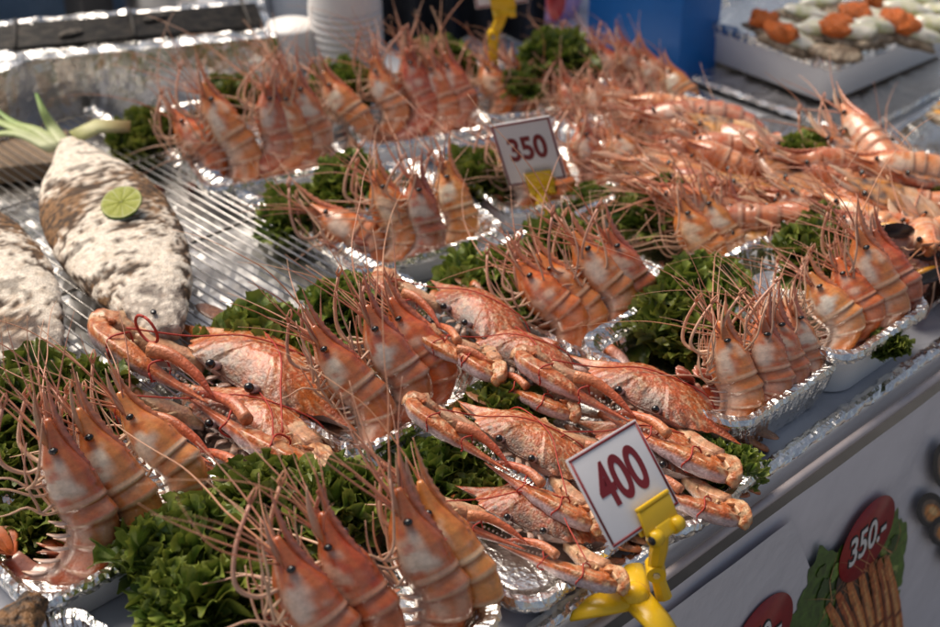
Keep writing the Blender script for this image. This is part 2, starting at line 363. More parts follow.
# ------------------------------------------------------------------ flower crab (local: +Y forward, X across, Z up)
CO = (.43, .105, .022); CP = (.68, .45, .26); CL = (.50, .38, .36); CR = (.46, .07, .03)
def crab_outline(a, q=1.0):
    x = math.cos(a); y = math.sin(a); ex = .82
    px = .056*math.copysign(abs(x)**ex, x); py = (.034 if y > 0 else .031)*math.copysign(abs(y)**.9, y)
    if y > 0: px *= 1+.06*y
    k = math.exp(-((math.degrees(math.acos(min(1, abs(x))))-9)/5.0)**2) if y > 0 else 0
    px += math.copysign(.026*k*q**5, x)
    deg = math.degrees(math.asin(max(-1, min(1, y))))
    if y > 0 and 18 < deg < 62: t = .0022*abs(math.sin(deg*.20)); px += math.copysign(t*q**6, x); py += t*q**6
    if deg > 70: py -= .002
    return px, py
def crab_carapace(seed):
    mb = MB(); A = 150; Rn = 36; V = []; C = []
    for top in (1, 0):
        for i in range(Rn+1):
            q = i/Rn
            for j in range(A):
                px, py = crab_outline(2*PI*j/A, q); x, y = px*q, py*q
                if top:
                    z = .020*(1-q**2.6)+.0011*nz((x, y, seed), 70)*(1-q**4)+.0007*nz((x, y, seed), 260)-.003*max(0, 1-abs(x)/.02)*max(0, (y-.01)/.025)
                    w = nz((x*1.0, y*1.2, seed*2.), 230); w2 = nz((x, y, seed+5.), 60); w3 = abs(nz((x, y*1.3, seed+9.), 150))
                    c = lerp(CO, CR, max(0, min(.45, .15-w2*.9))); c = lerp(c, CP, max(0, min(.9, (.13-w3)*5.5+.6*w)))
                    if y > .016 and abs(x) < .045: c = lerp(c, (.06, .045, .035), max(0, min(.85, (y-.016)/.014*(.35+1.5*abs(w)+.8*w2))))
                else:
                    z = -.016*(1-q**3); c = lerp(CL, (.42, .28, .22), .5+.8*nz((x, y, 3), 80))
                V.append((x, y, z)); C.append(c)
    F = []
    for t in (0, 1):
        o = t*(Rn+1)*A
        for i in range(Rn):
            for j in range(A):
                f = (o+i*A+j, o+(i+1)*A+j, o+(i+1)*A+(j+1) % A, o+i*A+(j+1) % A); F.append(f if t == 0 else f[::-1])
    mb.add(V, F, C); return mb.mesh('crab_carapace', 'crab', True, True)
def crab_parts(seed, bow=False):
    r = random.Random(seed); parts = [('carapace', crab_carapace(seed), (0, 0, 0), 0)]
    SQ = [math.radians(v) for v in (0, 28, 36, 44, 62, 90, 118, 136, 144, 152, 180, 208, 216, 224, 242, 270, 298, 316, 324, 332)]; SQP = [.98, 1.08, 1.16, 1.10, 1.0, .96, 1.0, 1.10, 1.16, 1.08, .96, 1.06, 1.14, 1.08, .98, .94, .98, 1.08, 1.14, 1.06]
    ridge = [1.15, .92, 1.12, .95, 1.15, .92, 1.12, .95, 1.15, .92, 1.12, .95]
    for s in (-1, 1):
        mb = MB(); tube(mb, [(0, -.006, -.002), (0, 0, 0)], [.0028, .003], 7, CL); ball(mb, (0, .002, .001), .0032, (1, 1, 1), 1, 8)
        parts.append(('eye', mb.mesh('crab_eye', ['crab', 'eye'], True, True), (s*.017, .0355, .004), 0))
        mb = MB()
        tube(mb, smooth_path([(s*.003, .030, -.004), (s*.008, .036, -.007), (s*.010, .034, -.015)], 3), [.0025, .0034, .0012], 8, [(.40, .24, .17), (.44, .28, .21), (.34, .2, .15)], flat=.35)
        tube(mb, smooth_path([(s*.012, .031, -.003), (s*.018, .036, -.006), (s*.020, .033, -.013)], 3), [.0016, .0028, .001], 8, [(.20, .12, .09), (.38, .24, .18), (.3, .18, .13)], flat=.35)
        parts.append(('mouthpart', mb.mesh('crab_mouthpart', 'crab', True, True), (0, 0, 0), 0))
        # folded claw: arm out to the side, wrist, long ridged hand coming back across the face
        y0 = .054 if s < 0 else .060; z0 = -.008 if s < 0 else .000; L = r.uniform(.95, 1.08)
        mb = MB()
        tube(mb, smooth_path([(s*.036, .020, -.008), (s*.058, .034, -.008), (s*.080, .044, -.004)], 4), [.0055, .0078, .0068], 20, angs=SQ, prof=SQP, cfun=lambda u, ca, v: lerp(lerp(CO, CP, .5+nz(v, 160)), CL, .7 if ca < -.3 else .1), wob=.12)
        for k in range(3):
            px = .050+.011*k; tube(mb, [(s*px, .033+.006*k, -.004), (s*(px+.001), .043+.006*k, -.002)], [.0022, .0004], 5, CP)
        tube(mb, smooth_path([(s*.074, .042, z0*.5-.002), (s*.080, .046, z0*.5-.002), (s*.090, .050, z0*.5), (s*.098, .055, z0*.8), (s*.099, .060, z0), (s*.098, .063, z0)], 3), [.0035, .0065, .0084, .0080, .0062, .0015], 20, angs=SQ, prof=SQP, cfun=lambda u, ca, v: lerp(CO, CP, max(0, min(1, .5+1.5*nz(v, 200)))), wob=.18); tube(mb, [(s*.088, .053, z0*.5+.004), (s*.083, .064, z0*.5+.009)], [.003, .0004], 8, CO)
        def cl(u, ca, v, o=seed+s):
            w = nz(v, 330, o); w3 = abs(nz(v, 210, o+4)); c = lerp(lerp(CO, CR, max(0, .4*nz(v, 60, o+2))), CP, max(0, min(1, (.15-w3)*6+.7*w)))
            c = lerp(c, (.52, .43, .46), .85 if ca < .1 else (.45 if ca < .45 else 0)); c = lerp(c, (.50, .12, .05), max(0, min(.9, (u-.62)*3))*(1 if ca > -.2 else .35))
            return lerp(c, (.20, .06, .03), .5 if w > .42 else 0)
        mb2 = MB()
        P = smooth_path([(s*.097, y0-.004, z0), (s*.094, y0, z0), (s*.082, y0+.008, z0), (s*.048, y0+.010, z0-.001), (s*.030, y0+.007, z0-.003), (s*(.028-.040*L), y0+.003, z0-.004)], 8)
        tube(mb2, P, [.0028, .0064, .0074, .0084, .0058, .0036, .0005], 20, angs=SQ, prof=SQP, flat=.88, cfun=cl, wob=.09)
        for k in range(9):
            px = s*(.026-.0038*k*L); ball(mb2, (px, y0+.0035-.0003*k, z0+.0022-.0006*k), .0012-.00006*k, (.62, .50, .40), 0, 4)
        parts.append(('claw_arm', mb.mesh('crab_claw_arm', 'crab', True, True), (0, 0, 0), 0))
        parts.append(('claw_hand', mb2.mesh('crab_claw_hand', 'crab', True, True), (0, 0, 0), 0))
        mb3 = MB(); tube(mb3, smooth_path([(s*.042, y0+.008, z0+.009), (s*.026, y0+.004, z0+.011), (s*.006, y0+.001, z0+.006), (s*(.028-.040*L), y0+.001, z0-.001)], 5), [.0046, .0040, .0031, .0004], 10, prof=[1.15, 1, .9, 1, 1.1, 1, .9, .95, 1.05, 1.0], col=[(.58, .22, .10), (.54, .15, .06), (.50, .10, .04), CR], wob=.08)
        parts.append(('claw_finger', mb3.mesh('crab_claw_finger', 'crab', True, True), (0, 0, 0), .03))
        for k in range(3):                                                # walking legs folded along the flank
            yy = .006-.013*k; mb = MB(); o = r.uniform(.9, 1.15)
            tube(mb, smooth_path([(s*.044, yy, -.010), (s*.060*o, yy-.002, -.014+.003*k), (s*.076*o, yy-.010, -.012), (s*.070*o, yy-.028, -.018), (s*.052, yy-.040, -.022)], 4), [.0040, .0046, .0040, .0036, .0030, .0006], 8, [CL, (.52, .28, .17), CO, (.50, .22, .12), (.40, .16, .08)], flat=.55)
            parts.append(('leg', mb.mesh('crab_leg', 'crab', True, True), (0, 0, 0), .06))
        mb = MB(); tube(mb, smooth_path([(s*.038, -.026, -.008), (s*.056, -.034, -.003), (s*.070, -.034, 0)], 3), [.005, .006, .005], 8, [CL, CO])
        ball(mb, (s*.080, -.032, -.004), (.015, .009, .0016), (.26, .11, .055), 0, 8); parts.append(('swimming_leg', mb.mesh('crab_swimming_leg', 'crab', True, True), (0, 0, 0), .08))
    mb = MB()
    for s in (-1, 1):
        y0 = .054 if s < 0 else .060; z0 = -.008 if s < 0 else 0
        for xx in (.066, .030):
            P = [(s*(xx+.002*math.sin(q*3)), y0+.007+(.0108 if xx > .05 else .0086)*math.cos(q), z0+(.0098 if xx > .05 else .0082)*math.sin(q)) for q in np.linspace(0, 2*PI, 25)]; tube(mb, P, .0007, 5)
        P = smooth_path([(s*.066, y0+.005, z0+.012), (s*.040, .036, .0135), (s*.012, .010, .0215), (-s*.030, -.014, .0165), (-s*.046, -.022, .002)], 6)
        if s == 1 or seed > 10: tube(mb, P, .0006, 5)
    if bow: tube(mb, [(.052+.010*math.sin(q), .062+.004*math.cos(q), .017+.009*math.cos(q)) for q in np.linspace(0, 2*PI, 19)], .0010, 5)
    parts.append(('string', mb.mesh('crab_string', 'string'), (0, 0, 0), 0))
    return parts
CRAB = [crab_parts(5), crab_parts(17), crab_parts(26, True)]
def put_crab(kind, a, b, label, group, tilt=0, roll=0):
    """a, b: the two elbows (left/up one first); the crab faces to the left of the walk from b to a"""
    a = Vector(a); b = Vector(b); x = (a-b); s = x.length/.196; x.normalize(); up = Vector((0, 0, 1)); y = up.cross(x).normalized(); z = x.cross(y)
    R = Matrix((x, y, z)).transposed() @ Matrix.Rotation(math.radians(tilt), 3, 'X') @ Matrix.Rotation(math.radians(roll), 3, 'Y')
    root = thing('crab', label, 'crab', group=group); m = (R*s).to_4x4(); m.translation = (a+b)/2-R @ Vector((0, .050*s, 0)); root.matrix_world = m
    for nm, me, loc, jit in kind:
        o = bpy.data.objects.new(nm, me); COL.objects.link(o); o.parent = root; o.location = loc
        if jit: o.rotation_euler = tuple(random.uniform(-jit, jit) for _ in range(3))
    return root

# ------------------------------------------------------------------ curly lettuce
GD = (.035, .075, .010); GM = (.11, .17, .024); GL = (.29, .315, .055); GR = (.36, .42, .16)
def leaf(mb, r, M4, L, frill, hue, A=64, Rn=6, deep=0.0):
    V = []; C = []; ph = [r.uniform(0, 6.3) for _ in range(6)]; f1 = r.choice((4, 5, 6)); f2 = r.choice((10, 12, 13))
    for i in range(Rn+1):
        q = i/Rn
        for j in range(A+1):
            th = (j/A-.5)*2*2.2; Rl = L*(.66+.34*math.cos(th*.66))*(1+.08*math.sin(th*5+ph[4])+.07*math.sin(f2*th*1.7+ph[5])*q)
            wob = frill*(q**1.6*math.sin(f1*th+ph[0])+.8*q**2.6*math.sin(f2*th+ph[1]+2.2*q))
            x = Rl*q*math.cos(th); y = Rl*q*math.sin(th)*.9+frill*.7*q**2.5*math.cos(f2*th+ph[1]); z = wob+.55*Rl*q*q-1.5*max(0, q-.6)**1.5*Rl*(.6+.4*math.sin(f1*th+ph[2])); x += .4*frill*q**3*math.cos(f1*th+ph[3])
            v = M4 @ Vector((x, y, z)); V.append(v); w = nz(v, 55, hue)
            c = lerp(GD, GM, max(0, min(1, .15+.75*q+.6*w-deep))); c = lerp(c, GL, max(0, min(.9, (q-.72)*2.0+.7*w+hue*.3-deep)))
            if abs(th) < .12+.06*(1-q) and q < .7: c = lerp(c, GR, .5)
            C.append(c)
    n = A+1; mb.add(V, [(i*n+j, i*n+j+1, (i+1)*n+j+1, (i+1)*n+j) for i in range(Rn) for j in range(A)], C)
def bunch(seed, n=60):
    r = random.Random(seed); mb = MB(); hue = r.uniform(.1, .8)
    for k in range(7):
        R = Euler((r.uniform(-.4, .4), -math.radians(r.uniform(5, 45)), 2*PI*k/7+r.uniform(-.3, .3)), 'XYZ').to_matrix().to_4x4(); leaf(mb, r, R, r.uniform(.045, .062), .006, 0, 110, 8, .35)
    for k in range(n):
        az = 2.39996*k; el = math.asin(min(1, (k+.5)/n*.98)); rad = r.uniform(.026, .046); d = Vector((math.cos(el)*math.cos(az), math.cos(el)*math.sin(az), math.sin(el)))
        R = Euler((r.uniform(-1.2, 1.2), -el+r.uniform(-.6, .6), az+r.uniform(-.5, .5)), 'XYZ').to_matrix().to_4x4(); R.translation = d*rad*Vector((1, 1, .8)).length/1.62+Vector((0, 0, .004))
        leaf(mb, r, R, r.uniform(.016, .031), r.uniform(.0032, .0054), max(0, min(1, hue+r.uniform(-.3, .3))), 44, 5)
    return mb.mesh('lettuce_leaves', 'leaf', True, True)
BUNCH = [bunch(s) for s in (3, 8, 14, 21)]

# ------------------------------------------------------------------ foil-lined trays
def rrect(w, d, r, n=240):
    P = []; per = 2*(w+d-4*r)+2*PI*r; segs = [(w/2-r, -d/2+r, -PI/2), (w/2-r, d/2-r, 0), (-w/2+r, d/2-r, PI/2), (-w/2+r, -d/2+r, PI)]
    k = max(4, n//16)
    for cx_, cy_, a0 in segs:
        arc = [(cx_+r*math.cos(a0+PI/2*t/k), cy_+r*math.sin(a0+PI/2*t/k)) for t in range(k+1)]
        if P:
            a = P[-1]; b = arc[0]; m = n//6
            P += [lerp(a, b, t/m) for t in range(1, m)]
        P += arc
    a = P[-1]; b = P[0]; m = n//6; P += [lerp(a, b, t/m) for t in range(1, m)]
    return P
def ring_loft(mb, rings, closed_end=True, amp=0, seed=0, col=(1, 1, 1)):
    n = len(rings[0]); V = []
    for k, rg in enumerate(rings):
        for p in rg:
            v = Vector(p)
            if amp:
                a = amp if not isinstance(amp, (list, tuple)) else amp[k]
                v += Vector((nz(v, 150, seed)+.8*nz(v, 420, seed+9), nz(v, 150, seed+3)+.8*nz(v, 420, seed+5), nz(v, 150, seed+6)+.8*nz(v, 420, seed+2)))*a
            V.append(v)
    F = [(i*n+j, i*n+(j+1) % n, (i+1)*n+(j+1) % n, (i+1)*n+j) for i in range(len(rings)-1) for j in range(n)]
    if closed_end: F.append(tuple(range(n)))
    mb.add(V, F, col)
def tray(label, x, y, w, d, rot, h=.037, z=0, full=False, pedestal=False, group='foam trays of prawns', seed=0, lip=.007):
    t = thing('foam_tray', label, 'tray', (x, y, z), (0, 0, math.radians(rot)), group)
    R = lambda ins, zz: [(px, py, zz) for px, py in rrect(w-2*ins, d-2*ins, .026)]
    mb = MB()
    if pedestal: ring_loft(mb, [R(.016, .000), R(.013, .003), R(.013, h-.030), R(.009, h-.026), R(.003, h-.004), R(0, h), R(.003, h+.0005), R(.010, h-.004), R(.020, h-.022)])
    else: ring_loft(mb, [R(.012, 0), R(.009, .002), R(.003, h-.004), R(0, h), R(.003, h+.0005), R(.010, h-.004), R(.020, .006)])
    ob('foam_shell', mb.mesh('foam_shell', 'foam'), t)
    mb = MB(); bot = h-.022 if pedestal else .009
    rings = [R(.022, bot+.001), R(.017, bot+.006), R(.011, h-.005), R(.005, h+.002), R(-.001, h+.003), R(-.003, h-.001), R(-.0025, h-lip*.5), R(-.002, h-lip)]
    if full: rings = rings[:-1]+[R(.0005, h*.6), R(.004, h*.35), R(.007, .004), R(.009, .001)]
    ring_loft(mb, rings, True, [.0005, .0010, .0016, .0016, .0014, .0016, .0016, .0014]+[.0024]*4, seed)
    ob('foil_liner', mb.mesh('foil_liner', 'foil', False), t)
    return t
# ------------------------------------------------------------------ where things stand (metres)
PRAWNS = [
 ('T1', (0.8595, 1.3204, 0.012), (0.8456, 1.382, 0.0763)),
 ('T1', (0.8843, 1.3004, 0.012), (0.8732, 1.3594, 0.1057)),
 ('T1', (0.9114, 1.2893, 0.012), (0.9322, 1.3178, 0.1024)),
 ('T1', (0.9337, 1.2792, 0.012), (0.9497, 1.3123, 0.0976)),
 ('T1', (0.9657, 1.2713, 0.012), (0.9713, 1.3144, 0.1035)),
 ('T2', (1.0454, 1.2777, 0.012), (1.0351, 1.336, 0.0839)),
 ('T2', (1.0909, 1.2711, 0.012), (1.0956, 1.315, 0.0916)),
 ('T2', (1.1216, 1.2542, 0.012), (1.1307, 1.294, 0.0987)),
 ('T2', (1.1449, 1.2403, 0.012), (1.1546, 1.2795, 0.0869)),
 ('T2', (1.1696, 1.2294, 0.012), (1.1755, 1.2722, 0.0886)),
 ('T4', (1.2239, 1.2118, 0.012), (1.2295, 1.2549, 0.0719)),
 ('T4', (1.2521, 1.1979, 0.012), (1.2604, 1.2384, 0.068)),
 ('T4', (1.2779, 1.1689, 0.012), (1.2846, 1.2109, 0.0555)),
 ('T13', (1.3905, 1.1791, 0.012), (1.3798, 1.2378, 0.0664)),
 ('T13', (1.3945, 1.1473, 0.012), (1.3861, 1.2038, 0.0658)),
 ('T13', (1.4048, 1.1282, 0.012), (1.4038, 1.1776, 0.074)),
 ('T13', (1.4137, 1.1014, 0.012), (1.4152, 1.1484, 0.0652)),
 ('T13', (1.4144, 1.0649, 0.012), (1.4185, 1.1094, 0.0561)),
 ('T5', (1.066, 1.01, 0.012), (1.0688, 1.0558, 0.0718)),
 ('T5', (1.0874, 0.9896, 0.012), (1.1016, 1.0244, 0.0743)),
 ('T5', (1.149, 0.9932, 0.012), (1.1637, 1.0275, 0.0761)),
 ('T5b', (1.2061, 0.9672, 0.012), (1.2058, 1.0159, 0.0628)),
 ('T5b', (1.2386, 0.9654, 0.012), (1.2507, 1.0023, 0.07)),
 ('T5b', (1.2797, 0.9561, 0.012), (1.2848, 0.9997, 0.0682)),
 ('T5b', (1.2945, 0.9344, 0.012), (1.2999, 0.9776, 0.0628)),
 ('T3', (0.8706, 1.0285, 0.012), (0.838, 1.108, 0.0586)),
 ('T3', (0.8844, 1.0183, 0.012), (0.886, 1.0652, 0.0933)),
 ('T3', (0.8961, 1.0041, 0.012), (0.9136, 1.0358, 0.0908)),
 ('T3', (0.9511, 1.0063, 0.012), (0.9635, 1.0428, 0.0867)),
 ('T6', (0.8983, 0.7795, 0.012), (0.8809, 0.8446, 0.0783)),
 ('T6', (0.9204, 0.7784, 0.012), (0.906, 0.8405, 0.0779)),
 ('T6', (0.9549, 0.7657, 0.012), (0.9412, 0.8272, 0.0921)),
 ('T6', (0.9735, 0.7634, 0.012), (0.9717, 0.8135, 0.0893)),
 ('T7', (0.6623, 0.7981, 0.012), (0.6458, 0.8622, 0.0947)),
 ('T7', (0.6991, 0.794, 0.012), (0.693, 0.8483, 0.1013)),
 ('T7', (0.7418, 0.8029, 0.012), (0.7318, 0.8609, 0.0887)),
 ('T8', (1.0906, 0.7686, 0.012), (1.0899, 0.8177, 0.0809)),
 ('T8', (1.1218, 0.7678, 0.012), (1.123, 0.8151, 0.0818)),
 ('T8', (1.1386, 0.7634, 0.012), (1.1486, 0.8023, 0.0739)),
 ('T8', (1.1755, 0.7672, 0.012), (1.1887, 0.8031, 0.0594)),
 ('T9', (0.8982, 0.5886, 0.02), (0.9091, 0.6266, 0.0936)),
 ('T9', (0.9261, 0.5808, 0.02), (0.9459, 0.6103, 0.0913)),
 ('T9', (0.9513, 0.5783, 0.02), (0.9664, 0.6122, 0.0911)),
 ('T9', (0.9823, 0.5794, 0.02), (0.9966, 0.6141, 0.0827)),
 ('T10', (1.0505, 0.5757, 0.036), (1.0484, 0.6261, 0.0906)),
 ('T10', (1.0801, 0.5764, 0.036), (1.0836, 0.6215, 0.0938)),
 ('T10', (1.1054, 0.5694, 0.036), (1.1057, 0.6176, 0.1162)),
 ('T10', (1.138, 0.571, 0.036), (1.1392, 0.6182, 0.1033)),
 ('T11', (0.3861, 0.8212, 0.012), (0.389, 0.8669, 0.1171)),
 ('T11', (0.4271, 0.8163, 0.012), (0.4197, 0.8718, 0.1105)),
 ('T11', (0.4868, 0.8263, 0.012), (0.4685, 0.8923, 0.0943)),
 ('T12', (0.4483, 0.5904, 0.012), (0.4409, 0.6459, 0.107)),
 ('T12', (0.4848, 0.5891, 0.012), (0.4785, 0.6436, 0.1081)),
 ('T12', (0.53, 0.5738, 0.012), (0.5304, 0.6218, 0.1135)),
 ('T12', (0.5637, 0.5704, 0.012), (0.5563, 0.6258, 0.1049)),
 ('T14', (1.272, 1.1147, 0.012), (1.2752, 1.16, 0.0638)),
 ('T14', (1.2876, 1.0914, 0.012), (1.2937, 1.134, 0.0637)),
 ('T14', (1.3004, 1.0626, 0.012), (1.3057, 1.106, 0.0646)),
 ('T14', (1.3059, 1.0248, 0.012), (1.3141, 1.0653, 0.0625)),]
LETTUCE = [
 (0.8374, 1.4430, 0.018, 0.88, 'curly lettuce spilling over the left end of the tray nearest the grill'),
 (0.9502, 1.4169, 0.048, 0.73, 'curly lettuce peeking out behind the prawns nearest the grill'),
 (1.0837, 1.3662, 0.038, 0.83, 'curly lettuce in front of the white cup stack'),
 (1.0560, 1.3715, 0.028, 0.57, 'small lettuce sprig at the left end of the cup-stack tray'),
 (0.8441, 1.1549, 0.018, 0.88, 'curly lettuce at the left end of the tray beside the wire rack'),
 (0.9109, 1.1479, 0.038, 0.78, 'curly lettuce behind the prawns of the tray beside the wire rack'),
 (1.0531, 1.0852, 0.018, 0.88, 'pale lettuce just left of the 350 sign'),
 (0.8880, 0.9115, 0.018, 0.88, 'yellow-green lettuce at the left of the centre tray'),
 (0.8762, 0.8524, 0.010, 0.75, 'dark lettuce under the prawns of the centre tray'),
 (0.9799, 0.8900, 0.038, 0.73, 'lettuce behind the prawn heads of the centre tray'),
 (0.9609, 0.7622, 0.006, 0.42, 'lettuce sprig at the right front of the centre tray'),
 (0.6461, 0.9750, 0.018, 0.99, 'big curly lettuce at the wire rack corner'),
 (0.6496, 0.9068, 0.010, 0.83, 'dark lettuce under the legs of the rack-corner prawns'),
 (0.7418, 0.9515, 0.038, 0.73, 'lettuce behind the prawn heads at the rack corner'),
 (1.1052, 0.8663, 0.028, 0.88, 'lettuce at the left of the tray behind the centre tray'),
 (1.1277, 0.8630, 0.048, 0.62, 'lettuce tuft behind the tray right of the 350 sign'),
 (0.9632, 0.7150, 0.023, 0.88, 'yellow-green lettuce at the left of the dark foil tray'),
 (1.0088, 0.7224, 0.038, 0.83, 'lettuce behind the prawns of the dark foil tray'),
 (1.1171, 0.6763, 0.063, 0.73, 'lettuce behind the prawns of the tall white tray'),
 (1.1751, 0.6915, 0.058, 0.62, 'upper lettuce tuft behind the tall white tray'),
 (1.0763, 0.5558, 0.033, 0.36, 'lettuce sprig inside the front rim of the tall white tray'),
 (0.4398, 1.0083, 0.038, 0.99, 'lettuce behind the prawns at the left edge'),
 (0.4753, 0.9849, 0.038, 0.78, 'lettuce between the left-edge prawns and the big crab'),
 (0.3902, 0.9645, 0.018, 0.78, 'dark lettuce at the left picture edge'),
 (0.4308, 0.7696, 0.018, 1.04, 'large curly lettuce at the bottom left of the bottom tray'),
 (0.4131, 0.7174, 0.018, 0.94, 'dark broad lettuce leaves at the bottom edge'),
 (0.5156, 0.7726, 0.028, 0.83, 'bright lettuce behind the prawns of the bottom tray'),
 (0.5515, 0.7211, 0.033, 0.78, 'lettuce right of the bright tuft in the bottom tray'),
 (1.2319, 1.3471, 0.038, 0.83, 'lettuce behind the second tray near the dark cloth'),
 (1.3172, 1.2156, 0.058, 0.88, 'lettuce under the lilac bag behind the prawns'),
 (1.2531, 1.2180, 0.038, 0.62, 'lettuce between the cut-off sign and the heap'),
 (1.3101, 0.8124, 0.053, 0.78, 'round dark lettuce tuft in the middle of the heap'),
 (1.3524, 0.6753, 0.038, 0.62, 'lettuce at the right edge below the oysters'),
 (0.6638, 0.7318, 0.004, 0.73, 'broad lettuce leaf under the crab left of the 400 sign'),
 (0.6631, 0.6818, 0.004, 0.57, 'pale lettuce stem beside the shallow crab tray'),
 (0.7482, 0.7379, 0.018, 0.68, 'dark lettuce between the tied crabs'),
 (0.8420, 0.5544, 0.008, 0.52, 'lettuce sprig under the crab claw at the table edge'),
 (0.8348, 0.5864, 0.008, 0.52, 'lettuce behind the table-edge crab'),
 (1.1077, 0.9630, 0.018, 0.52, 'lettuce below the 350 sign among the legs'),
 (1.2516, 0.8932, 0.038, 0.57, 'lettuce sprig half buried in the left of the heap'),
 (0.3720, 0.9065, 0.004, 0.62, 'lettuce under the left-edge prawns'),]
PILE = [(1.325, 0.971, 0.066, 0), (1.330, 0.964, 0.051, 0), (1.272, 0.927, 0.059, 0), (1.255, 0.900, 0.051, 1), (1.217, 0.874, 0.048, 0), (1.190, 0.853, 0.053, 0), (1.311, 0.925, 0.078, 0), (1.299, 0.904, 0.060, 0), (1.284, 0.899, 0.047, 0), (1.279, 0.883, 0.041, 1), (1.225, 0.841, 0.051, 1), (1.197, 0.830, 0.045, 0), (1.150, 0.792, 0.052, 0), (1.315, 0.881, 0.069, 1), (1.291, 0.862, 0.064, 0), (1.282, 0.858, 0.056, 0), (1.246, 0.841, 0.055, 0), (1.214, 0.820, 0.046, 1), (1.172, 0.785, 0.055, 1), (1.279, 0.834, 0.066, 0), (1.229, 0.792, 0.041, 1), (1.182, 0.751, 0.057, 0), (1.256, 0.780, 0.043, 1), (1.224, 0.747, 0.049, 1), (1.203, 0.743, 0.038, 0), (1.240, 0.749, 0.057, 1), (1.237, 0.737, 0.044, 1), (1.199, 0.715, 0.050, 1), (1.267, 0.735, 0.052, 1), (1.234, 0.711, 0.055, 0), (1.230, 0.695, 0.045, 0), (1.370, 0.760, 0.063, 1), (1.330, 0.742, 0.066, 0), (1.310, 0.734, 0.055, 0), (1.309, 0.718, 0.041, 1), (1.270, 0.694, 0.045, 1), (1.213, 0.667, 0.056, 1), (1.333, 0.727, 0.074, 0), (1.323, 0.709, 0.064, 1), (1.318, 0.698, 0.051, 0), (1.303, 0.696, 0.043, 1), (1.256, 0.663, 0.054, 1), (1.219, 0.634, 0.056, 0), (1.384, 0.708, 0.059, 0), (1.337, 0.695, 0.062, 0), (1.318, 0.676, 0.050, 1), (1.290, 0.661, 0.048, 0), (1.268, 0.646, 0.049, 0), (1.214, 0.617, 0.056, 0), (1.366, 0.673, 0.074, 0), (1.354, 0.677, 0.055, 0), (1.323, 0.651, 0.054, 1), (1.315, 0.651, 0.040, 1), (1.285, 0.615, 0.040, 0), (1.246, 0.605, 0.045, 0), (1.383, 0.657, 0.063, 1), (1.342, 0.642, 0.062, 1), (1.343, 0.640, 0.047, 0), (1.302, 0.605, 0.054, 0), (1.277, 0.596, 0.048, 0), (1.244, 0.577, 0.047, 1)]
OYST = [(1.567, 1.058, 1, 1), (1.599, 1.008, 0, 1), (1.627, 1.053, 0, 1), (1.609, 0.968, 1, 1), (1.564, 0.953, 0, 0), (1.639, 0.949, 0, 1), (1.705, 0.968, 0, 0), (1.685, 0.925, 1, 1), (1.722, 0.910, 0, 1), (1.723, 1.037, 0, 0), (1.759, 1.003, 1, 1), (1.796, 0.978, 0, 1), (1.781, 0.938, 0, 1), (1.683, 1.042, 0, 0), (1.546, 1.018, 1, 1), (1.674, 0.987, 1, 1), (1.675, 1.061, 0, 1), (1.726, 0.958, 0, 1)]
# ================================================================== SETTING
mb = MB(); mb.add([(-30, -30, 0), (30, -30, 0), (30, 30, 0), (-30, 30, 0)], [(0, 1, 2, 3)])
struct(ob('ground', mb.mesh('ground', 'ground'), None, (0, 0, -.80)))

# ------------------------------------------------------------------ stall table
table = thing('stall_table', 'long grey stall table with a foil-wrapped front edge carrying all the seafood trays', 'table', (.9, 1.1, 0))
def under(o): o.location = Vector(o.location)-table.location; o.parent = table; return o
mb = MB(); n = 60; m = 40; V = []
for i in range(n+1):
    for j in range(m+1):
        x = -.6+2.1*i/n; y = .545+1.15*j/m; V.append((x, y, .0015*nz((x, y, 0), 6)+.0008*nz((x, y, 4), 22)-.001))
mb.add(V, [(i*(m+1)+j, (i+1)*(m+1)+j, (i+1)*(m+1)+j+1, i*(m+1)+j+1) for i in range(n) for j in range(m)])
under(ob('table_sheet', mb.mesh('table_sheet', 'table')))
mb = MB(); box(mb, (.55, 1.25, -.026), (2.6, 1.40, .04)); box(mb, (2.3, 1.15, -.026), (.895, 1.20, .04)); under(ob('table_board', mb.mesh('table_board', 'foam')))
def foil_roll(a, b, r, seed, flat=1.0, n=240, sides=12, amp=.28):
    a = Vector(a); b = Vector(b); mb = MB(); V = []; t = (b-a).normalized(); u = Vector((0, 0, 1)); s = t.cross(u)
    for i in range(n+1):
        p = a.lerp(b, i/n)
        for j in range(sides):
            q = 2*PI*j/sides; d = s*math.cos(q)*1.0+u*math.sin(q)*flat; w = 1+amp*(nz(p+d*.01, 90, seed)+.9*nz(p+d*.01, 260, seed+3)); V.append(p+d*r*w+Vector((0, 0, .002))*nz(p, 12, seed))
    mb.add(V, [(i*sides+j, i*sides+(j+1) % sides, (i+1)*sides+(j+1) % sides, (i+1)*sides+j) for i in range(n) for j in range(sides)])
    return mb.mesh('foil_edging', 'foil', False)
under(ob('foil_edging', foil_roll((-.2, .548, .003), (1.9, .548, .003), .008, 1, .55, 420)))
mb = MB(); tube(mb, [(x, .530+.0015*nz((x, 0, 0), 9), -.012) for x in np.linspace(-.6, 2.4, 80)], .0042, 8); under(ob('table_rail', mb.mesh('table_rail', 'pinkrail')))
mb = MB()
for x in (-.5, 2.3):
    for y in (.62, 1.7): box(mb, (x, y, -.425), (.05, .05, .75), b=.004)
under(ob('table_legs', mb.mesh('table_legs', 'steel')))

